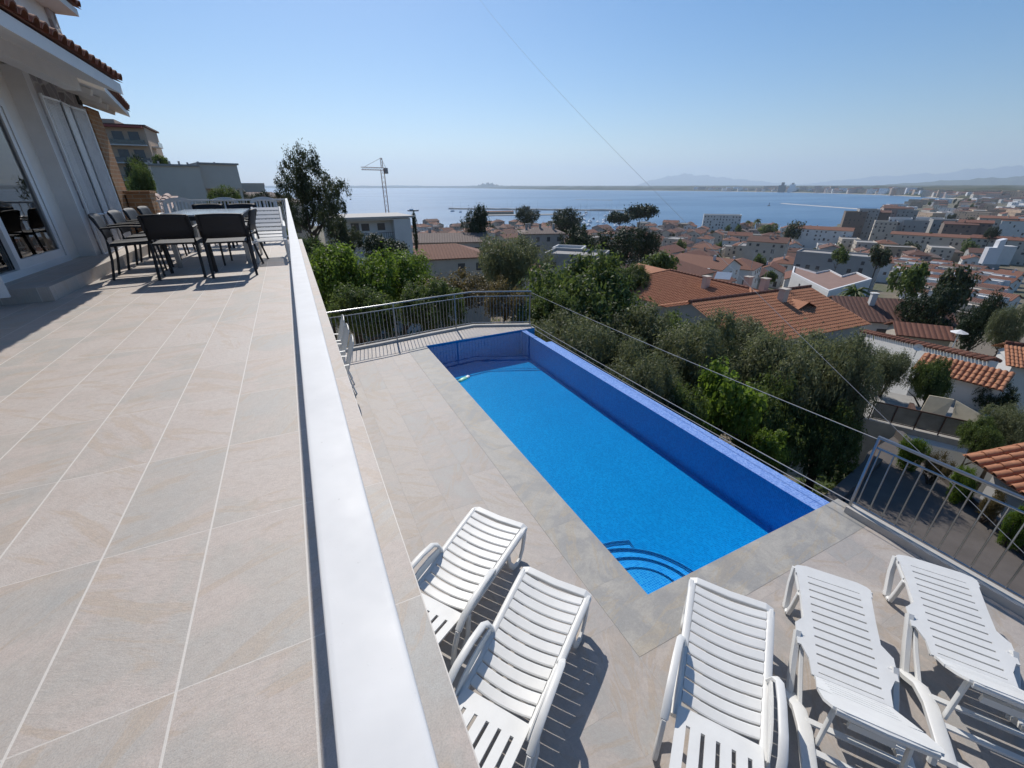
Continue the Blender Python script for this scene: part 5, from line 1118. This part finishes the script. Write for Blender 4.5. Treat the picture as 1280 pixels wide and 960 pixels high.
# terraced rows on the right
ONES = 'first second third fourth fifth sixth seventh eighth ninth tenth eleventh twelfth thirteenth fourteenth fifteenth sixteenth seventeenth eighteenth nineteenth'.split()
ORD = ONES[:]
for t_, to_ in (('twenty', 'twentieth'), ('thirty', 'thirtieth'), ('forty', 'fortieth'), ('fifty', 'fiftieth'), ('sixty', 'sixtieth'), ('seventy', 'seventieth'), ('eighty', 'eightieth'), ('ninety', 'ninetieth')): ORD += [to_] + [t_ + '-' + o for o in ONES[:9]]
def proto(w, l, h, rk, rise, wm, rm, seed, sp=3.0, base=-5, awn=False, name='town_house'):
    b = MB(); b.box(-l / 2, l / 2, -w / 2, w / 2, base, h - .02)
    if rk == 'gable':
        for s in (-1, 1): b.hexa([(s * (l / 2 - .2) - .2, -w / 2, h - .02), (s * (l / 2 - .2) + .2, -w / 2, h - .02), (s * (l / 2 - .2) + .2, w / 2, h - .02), (s * (l / 2 - .2) - .2, w / 2, h - .02)], [(s * (l / 2 - .2) - .2, -.02, h + rise - .03), (s * (l / 2 - .2) + .2, -.02, h + rise - .03), (s * (l / 2 - .2) + .2, .02, h + rise - .03), (s * (l / 2 - .2) - .2, .02, h + rise - .03)])
    b.mat(1)
    for q in win_spots(w, l, h, seed, sp): win_box(b, w, l, *q)
    if awn: b.mat(0); b.box(-l / 2 + .2, l / 2 - .2, -w / 2 - 3.4, -w / 2 - .02, h - 1.7, h - 1.55); b.box(-l / 2 + .15, l / 2 - .15, -w / 2 - .75, -w / 2 - .55, h - 1.5, h + .75); b.box(-l / 2 + .15, l / 2 - 1.8, -w / 2 - 2.6, -w / 2 - .76, h - 1.2, h + .3)
    o = b.build(name, [M[wm], M['win'], M[rm]], smooth=0)
    rf = roof_mesh(rk, w, l, rise).build('roof', [M[rm], M[wm]], o, (0, 0, h), smooth=0)
    if rk != 'flat':
        rr = random.Random(seed); x = rr.uniform(-.3, .3) * l; q = MB(); q.box(x - .3, x + .3, w * .12, w * .12 + .5, h, h + rise + .8); q.build('chimney', M[wm], o, smooth=0)
    o['wallw'] = wm; o['roofw'] = rm; return o
TP = [proto(6.6, 7.2, 4.4, 'gable', 1.2, 'w_white', 'roof0', 41, awn=True, name='terraced_house'), proto(6.6, 7.2, 4.4, 'gable', 1.2, 'w_white', 'roof2', 42, awn=True, name='terraced_house'), proto(6.6, 7.2, 4.2, 'gable', 1.1, 'w_cream', 'roof1', 43, awn=True, name='terraced_house')]
used = set()
def place(p, used, loc, rot, label, group):
    if p not in used:
        used.add(p); p.location = loc; p.rotation_euler = (0, 0, rot); o = p; o['label'] = label
    else: o = copy_tree(p, loc, rot, label)
    o['category'] = 'house'; o['group'] = group; return o
wn = {'w_white': 'white', 'w_cream': 'cream', 'w_grey': 'grey', 'w_ochre': 'ochre', 'w_pink': 'pinkish', 'hullwhite': 'white', 'w_pale': 'cream', 'w_tan': 'tan', 'w_brown': 'brown'}
rn = {'roof0': 'terracotta', 'roof1': 'dark brown', 'roof2': 'orange-red', 'roof3': 'faded pink', 'flatroof': 'flat grey', 'pinkroof': 'flat red-brown'}
for row in range(7):
    d0 = 338 - row * 27; px0 = 1128 + row * 9; n = 0
    px = px0
    while px < 1300:
        d = d0 - (px - px0) * .28 * d0 / 330; c = at(px, 300, d); gz = ground(c.x, c.y); i = (row * 2 + n) % 3
        ang = -math.atan2(c.x, c.y) + R(-16)
        if random.random() > .06:
            place(TP[i], used, (c.x, c.y, gz + 1.2 * (n % 2) + random.uniform(-.3, .3)), ang, '%s terraced house, %s from left in the %s terraced row from the top' % (wn[TP[i]['wallw']], ORD[n], ORD[row]), 'terraced houses on the right')
            n += 1
        px += 7.9 / d * 640 * 1.02 / math.cos(math.atan((px - 640) / 579.3)) ** -1 * (1 / math.cos(math.atan((px - 640) / 579.3)) ** 2)
# the old town
PR = []
specs = [(9, 12, 6.2, 'gable', 2.0), (10, 11, 6.0, 'hip', 2.0), (8.5, 14, 5.4, 'gable', 1.7), (11, 15, 8.6, 'gable', 2.1), (10, 13, 8.4, 'hip', 2.0), (9, 11, 6.4, 'flat', 0), (12, 18, 8.8, 'gable', 2.2), (11, 16, 9.6, 'flat', 0)]
wl = ['w_cream', 'w_white', 'w_grey', 'w_ochre', 'w_pink', 'w_cream', 'w_white']; rl_ = ['roof0', 'roof1', 'roof2', 'roof1', 'roof0', 'roof3']
for k in range(22):
    w, l, h, rk, rise = specs[k % 8]; wm = wl[(k * 3) % 7]; rm = rl_[(k * 5 + k // 6) % 6] if rk != 'flat' else ('flatroof' if k % 2 else 'pinkroof')
    p = proto(w, l, h, rk, rise, wm, rm, 60 + k); p['rk'] = rk; PR.append(p)
KEEP = [(880, 930, 520, 620), (985, 1062, 395, 470), (1050, 1300, 430, 680), (955, 1130, 76, 152), (925, 1000, 225, 275), (1015, 1085, 170, 215), (650, 745, 75, 145), (570, 625, 80, 110), (690, 830, 95, 135), (770, 960, 40, 78), (1120, 1300, 100, 343), (735, 840, 250, 300), (722, 806, 468, 660)]
cells = []
d = 92; ring = 0; used2 = set(); NT_ = 0
while d < 625:
    px = 428 if d > 330 else (528 if d > 100 else 640)
    if d > 330: px = 470
    n = 0; rowp = []
    step_m = 15.5 + d * .010
    while px < (1300 if d > 341 else 1130):
        cosq = math.cos(math.atan((px - 640) / 579.3))
        if not any(a <= px <= b_ and e <= d <= f_ for a, b_, e, f_ in KEEP):
            if random.random() < .93 and not (px < 640 and d > 400 and random.random() < .3): rowp.append(px)
        px += step_m / d * 579.3 / cosq ** 2 * random.uniform(.85, 1.15)
    for n, px in enumerate(rowp):
        dd = d + random.uniform(-.25, .25) * step_m; a = pix_az(px); x, y = dd * math.sin(a), dd * math.cos(a); gz = ground(x, y)
        if gz < -49.6: continue
        k = random.randrange(len(PR)); p = PR[k]
        grid = R(22 + 14 * math.sin(px * .006 + d * .004)) + (math.pi / 2 if random.random() < .3 else 0) + R(random.uniform(-4, 4))
        rk = p['rk']
        lab = '%s house, %s %s roof, %s from left in %s town row from hillside' % (wn[p['wallw']], rn[p['roofw']].replace('flat ', ''), {'gable': 'gable', 'hip': 'hip', 'flat': 'flat'}[rk], ORD[min(n, len(ORD) - 1)], ORD[ring])
        place(p, used2, (x, y, gz), grid, lab, 'houses of the town'); NT_ += 1
    ring += 1; d += step_m * 1.12
print('town houses', NT_, 'rings', ring)
# apartment blocks along the near beach and the far side of the bay
FB = [proto(14, 34, 13, 'flat', 0, 'hullwhite', 'flatroof', 90, 4, name='seafront_block'), proto(14, 26, 10, 'gable', 2, 'w_pale', 'roof2', 91, 4, name='seafront_block'), proto(16, 44, 15, 'flat', 0, 'w_tan', 'flatroof', 92, 4, name='seafront_block'), proto(14, 30, 12, 'gable', 2, 'w_pink', 'roof1', 93, 4, name='seafront_block'), proto(14, 28, 11, 'flat', 0, 'w_white', 'pinkroof', 94, 4, name='seafront_block')]
fu = set(); lst = []
for i in range(120):
    px = random.uniform(1085, 1300); d = random.uniform(690, 2600); ds_ = lerp_tab(SHORE, px)
    if d > ds_ - 40 or any(abs(px - q[0]) < 4.5 and abs(d - q[1]) < d * .05 for q in lst): continue
    lst.append((px, d))
lst = lst[:62]
for i in range(160):
    px = random.uniform(1212, 1325); d = 640 * (2500 / 640) ** random.random()
    if len(lst) < 94 and not any(abs(px - q[0]) < 5 and abs(d - q[1]) < d * .06 for q in lst): lst.append((px, d))
lst.sort()
for n, (px, d) in enumerate(lst):
    c = at(px, 250, d); k = random.randrange(5); gz = ground(c.x, c.y); s = random.uniform(.7, 1.05)
    o = place(FB[k], fu, (c.x, c.y, max(gz, SEA) - .5), R(random.uniform(0, 180)), '%s block, %s from left among the hazy blocks behind the right-hand beach' % (wn[FB[k]['wallw']], ORD[n]), 'blocks behind the near beach')
    o['category'] = 'apartment block'
px = 868; n = 0
while px < 1292:
    a = pix_az(px); d = lerp_tab(FAR, px) + random.choice((70, 90, 150, 260, 420)); x, y = d * math.sin(a), d * math.cos(a); k = random.randrange(5)
    o = place(FB[k], fu, (x, y, SEA + 2), -a + R(random.uniform(-30, 30)), '%s block, %s along the far beach skyline from the left' % (wn[FB[k]['wallw']], ORD[min(n, len(ORD) - 1)]), 'blocks along the far beach')
    o['category'] = 'apartment block'; o.scale = (random.uniform(1.0, 2.0), 1.3, random.uniform(1.6, 3.4) if px < 1150 else random.uniform(1.3, 2.2)); n += 1
    px += random.uniform(1.4, 3.6) * (1.5 if px < 960 else 1)
a = pix_az(991); d = lerp_tab(FAR, 991) + 60
wt = thing('tower_block', 'tallest white stepped tower block on the far beach', 'apartment block', (d * math.sin(a), d * math.cos(a), SEA + 1), -a)
MB().box(-36, 36, -12, 12, 0, 38).build('base', M['hullwhite'], wt, smooth=0); MB().box(-26, 22, -11, 11, 38.01, 66).build('upper_storeys', M['hullwhite'], wt, smooth=0); MB().box(-14, 8, -8, 8, 66.01, 80).build('top_storeys', M['w_cream'], wt, smooth=0)
a = pix_az(978); wt = thing('tower_block', 'dark tower block just left of the white stepped one', 'apartment block', (d * math.sin(a), d * math.cos(a), SEA + 1), -a); MB().box(-30, 30, -12, 12, 0, 60).build('base', M['w_brown'], wt, smooth=0); MB().box(-12, 14, -8, 8, 60.01, 84).build('top_storeys', M['w_brown'], wt, smooth=0)
# small trees among the houses
for i in range(46):
    px = random.uniform(640, 1110) if i % 6 else random.uniform(530, 640); d = random.uniform(100, 560)
    if any(a <= px <= b_ and e <= d <= f_ for a, b_, e, f_ in KEEP): continue
    a = pix_az(px); x, y = d * math.sin(a), d * math.cos(a); gz = ground(x, y); h = random.uniform(6, 11) + d * .004; r0 = random.uniform(2.4, 4.2)
    t = thing('town_tree', 'small %s tree among the town roofs' % 'green', 'tree', (x, y, gz), 0, 'small trees among the town houses')
    key = random.choice(('towngreen', 'townolive', 'towngreen')); co = bpy.data.objects.new('crown', CR[key][i % 2]); COL.objects.link(co); co.parent = t; co.location = (0, 0, h * .3); co.scale = (r0, r0, h * .75); co.rotation_euler = (0, 0, i)
    MB().tube([(0, 0, -.5), (0, 0, h * .6)], .2, 6).build('trunk', M['bark'], t)
for i in range(34):
    px = random.uniform(1110, 1310); d = random.uniform(352, 950) if i % 3 else random.uniform(950, 2000); a = pix_az(px); x, y = d * math.sin(a), d * math.cos(a)
    if d > lerp_tab(SHORE, px) - 40: continue
    gz = ground(x, y); h = random.uniform(8, 13) + d * .003; r0 = random.uniform(3.5, 6.5)
    t = thing('town_tree', 'small dark tree among the blocks on the right side of the town', 'tree', (x, y, gz), 0, 'trees among the right-hand blocks')
    co = bpy.data.objects.new('crown', CR[('towngreen', 'townolive')[i % 2]][i % 2]); COL.objects.link(co); co.parent = t; co.location = (0, 0, h * .25); co.scale = (r0, r0, h * .8); co.rotation_euler = (0, 0, i)
    MB().tube([(0, 0, -.5), (0, 0, h * .6)], .25, 6).build('trunk', M['bark'], t)
# ---------------------------------------------------------------- crane and boats
c = at(478, 213, 150); gz = ground(c.x, c.y); hh = c.z - gz
cr = thing('tower_crane', 'slender tower crane standing behind the white modern building', 'crane', (c.x, c.y, gz), -pix_az(478) + R(25))
def lattice(b, p, q, w, n, r=.05):
    P, Q = Vector(p), Vector(q); t = (Q - P).normalized(); s1 = t.cross(Vector((.3, 1, .2))).normalized(); s2 = t.cross(s1)
    C4 = [(s1 + s2) * w / 2, (s1 - s2) * w / 2, (-s1 - s2) * w / 2, (-s1 + s2) * w / 2]
    for c_ in C4: b.tube([P + c_, Q + c_], r, 4)
    for i in range(n):
        for k in range(4):
            A = P.lerp(Q, i / n) + C4[k]; B_ = P.lerp(Q, (i + 1) / n) + C4[(k + 1) % 4]; b.tube([A, B_], r * .7, 4)
b = MB(); lattice(b, (0, 0, 0), (0, 0, hh), 1.0, 26, .055); b.build('mast', M['craneyellow'], cr)
b = MB(); lattice(b, (-6.6, 0, hh + .4), (.6, 0, hh + .4), .7, 9, .055); b.build('jib', M['craneyellow'], cr)
b = MB(); lattice(b, (0, 0, hh + .8), (0, 0, hh + 3.4), .5, 3, .05); b.build('tower_head', M['craneyellow'], cr)
MB().box(.6, 1.6, -.5, .5, hh - .9, hh + .7).build('counterweight', M['concrete'], cr, smooth=0)
b = MB(); b.tube([(0, 0, hh + 3.4), (-5.5, 0, hh + .9)], .05, 4); b.tube([(0, 0, hh + 3.4), (1.2, 0, hh + .7)], .05, 4); b.build('tie_rods', M['rusty'], cr)
def boat(loc, rot, s, mast, dark, label, name='sailing_boat', cat='boat', group='boats in the marina'):
    r = thing(name, label, cat, loc, rot, group); b = MB(); n = 8; P = []
    for i in range(n + 1):
        u = i / n; x = (u - .5) * 11 * s; w = 1.6 * s * math.sin(math.pi * min(1, .25 + u * .76)) ** .7 if u < .98 else .05
        P.append((x, w))
    top = [(x, -w) for x, w in P] + [(x, w) for x, w in P[::-1]]; bot = [(x * .92, y * .6) for x, y in top]
    b.hexa([(x, y, -.3) for x, y in bot], [(x, y, 1.25 * s) for x, y in top]); b.build('hull', M['hulldark' if dark else 'hullwhite'], r, smooth=0)
    q = MB(); q.hexa([(-3 * s, -1 * s, 1.26 * s), (2 * s, -.9 * s, 1.26 * s), (2 * s, .9 * s, 1.26 * s), (-3 * s, 1 * s, 1.26 * s)], [(-2.6 * s, -.8 * s, 2.2 * s), (1.0 * s, -.7 * s, 2.1 * s), (1.0 * s, .7 * s, 2.1 * s), (-2.6 * s, .8 * s, 2.2 * s)]); q.build('cabin', M['hullwhite'], r, smooth=0)
    if mast:
        MB().tube([(.5 * s, 0, 1.2 * s), (.5 * s, 0, 15 * s)], .09, 5).build('mast', M['galv'], r); MB().tube([(.5 * s, 0, 2.8 * s), (-4 * s, 0, 2.6 * s)], .12, 5).build('boom', M['hullwhite'], r)
    return r
bl = []
for i in range(30):
    for _ in range(30):
        px, py = random.uniform(722, 778), random.uniform(265.5, 284)
        X, Y = onsea(px, py)
        if all((X - q[0]) ** 2 + (Y - q[1]) ** 2 > 120 for q in bl): break
    bl.append((X, Y, px))
bl.sort(key=lambda q: q[2])
for i, (X, Y, px) in enumerate(bl): boat((X, Y, SEA), R(60 + random.choice((0, 180)) + random.uniform(-8, 8)), random.uniform(1.3, 1.9), i % 3 != 2, i % 5 == 4, '%s moored in the marina, %s boat from the left' % ('dark hulled boat' if i % 5 == 4 else ('white motor boat' if i % 3 == 2 else 'white sailing boat'), ORD[i]), 'sailing_boat' if i % 3 != 2 else 'motor_boat')
for i, px in enumerate((566, 576, 634, 640, 650, 662, 672)):
    X, Y = onsea(px, 264.5 + (i % 3)); boat((X, Y, SEA), R(40 + i * 13), 1.5, True, False, 'white sailing boat moored left of the marina trees, %s from the left' % ORD[i], group='boats left of the marina')
X, Y = onsea(516, 264)
vs = thing('motor_vessel', 'dark motor vessel alone on the sea right of the crane', 'boat', (X, Y, SEA), R(-24)); b = MB(); b.hexa([(-11, -2.4, -.3), (9, -2.2, -.3), (12, 0, -.3), (9, 2.2, -.3), (-11, 2.4, -.3)], [(-12, -3, 2.2), (9, -2.8, 2.4), (15, 0, 3.2), (9, 2.8, 2.4), (-12, 3, 2.2)]); b.build('hull', M['hulldark'], vs, smooth=0); MB().box(-7, 1, -2, 2, 2.42, 5).build('cabin', M['hullwhite'], vs, smooth=0); MB().tube([(-2, 0, 5), (-2, 0, 10)], .15, 5).build('mast', M['galv'], vs)
X, Y = onsea(961, 257.5); bu = thing('beacon', 'dark harbour beacon standing alone in the bay', 'beacon', (X, Y, SEA)); MB().tube([(0, 0, -1), (0, 0, 1), (0, 0, 1.6)], 5, 8, [1, .8, .5]).build('base', M['rusty'], bu); MB().tube([(0, 0, 1.5), (0, 0, 9)], .9, 6, [1, .5]).build('tower', M['rusty'], bu)
# quay with sheds left of the marina
X, Y = onsea(622, 268); qy = thing('harbour_shed', 'long low brown roofed harbour shed on the quay', 'building', (X, Y, SEA), R(-12)); MB().box(-32, 32, -6, 6, -2, 5).build('wall', M['w_ochre'], qy, smooth=0); roof_mesh('gable', 12, 64, 1.6).build('roof', M['roof2'], qy, (0, 0, 5), smooth=0)
X, Y = onsea(650, 269); b = MB(); b.box(-70, 70, -14, 14, -3, 1.2); kind(b.build('quay', M['concrete'], None, (X, Y, SEA), R(-14), smooth=0), 'structure')
# ---------------------------------------------------------------- air, light, camera
SUN_AZ, SUN_EL = R(8.6), R(45)
HZ = NT('haze_air'); HZ.t.nodes.remove(HZ.b)
pv = HZ.n('ShaderNodeVolumePrincipled'); pv.inputs['Color'].default_value = (.76, .88, 1.0, 1); pv.inputs['Density'].default_value = 5.6e-5; pv.inputs['Anisotropy'].default_value = .3
HZ.t.links.new(pv.outputs[0], HZ.out.inputs['Volume'])
b = MB(); b.box(-39000, 39000, -39000, 39000, SEA - 12, 1650); kind(b.build('haze', HZ.m, smooth=0), 'stuff')
w = bpy.data.worlds.new('World'); sc.world = w; w.use_nodes = True
nt = w.node_tree; bg = nt.nodes['Background']; sk = nt.nodes.new('ShaderNodeTexSky'); sk.sky_type = 'NISHITA'; sk.sun_disc = False
sk.sun_elevation = SUN_EL; sk.sun_rotation = SUN_AZ; sk.altitude = 50; sk.air_density = 1.0; sk.dust_density = .5; sk.ozone_density = 3.0
hs_ = nt.nodes.new('ShaderNodeHueSaturation'); hs_.inputs['Saturation'].default_value = 1.4; nt.links.new(sk.outputs[0], hs_.inputs['Color']); nt.links.new(hs_.outputs[0], bg.inputs[0]); bg.inputs[1].default_value = .1
L = bpy.data.lights.new('sun', 'SUN'); L.energy = 4.2; L.angle = R(.53); L.color = (1, .945, .865)
so = bpy.data.objects.new('sun', L); COL.objects.link(so)
sd = Vector((math.sin(SUN_AZ) * math.cos(SUN_EL), math.cos(SUN_AZ) * math.cos(SUN_EL), math.sin(SUN_EL)))
so.rotation_euler = sd.to_track_quat('Z', 'Y').to_euler(); so.location = sd * 60
cam = bpy.data.cameras.new('camera'); co_ = bpy.data.objects.new('camera', cam); COL.objects.link(co_); sc.camera = co_
cam.sensor_width = 36; cam.lens = 36 * FOC / 1280; cam.clip_start = .05; cam.clip_end = 150000
co_.location = (0, 0, CAMH); co_.rotation_euler = (math.pi / 2 - TH, 0, -YAW)
sc.view_settings.view_transform = 'Standard'; sc.view_settings.look = 'None'; sc.view_settings.exposure = 0.04; sc.view_settings.gamma = 1
sc.view_settings.use_curve_mapping = False
sc.render.engine = 'CYCLES'
sc.cycles.max_bounces = 8; sc.cycles.transparent_max_bounces = 24; sc.cycles.volume_bounces = 1; sc.cycles.use_denoising = True
sc.cycles.caustics_reflective = False; sc.cycles.caustics_refractive = False; sc.cycles.sample_clamp_indirect = 6
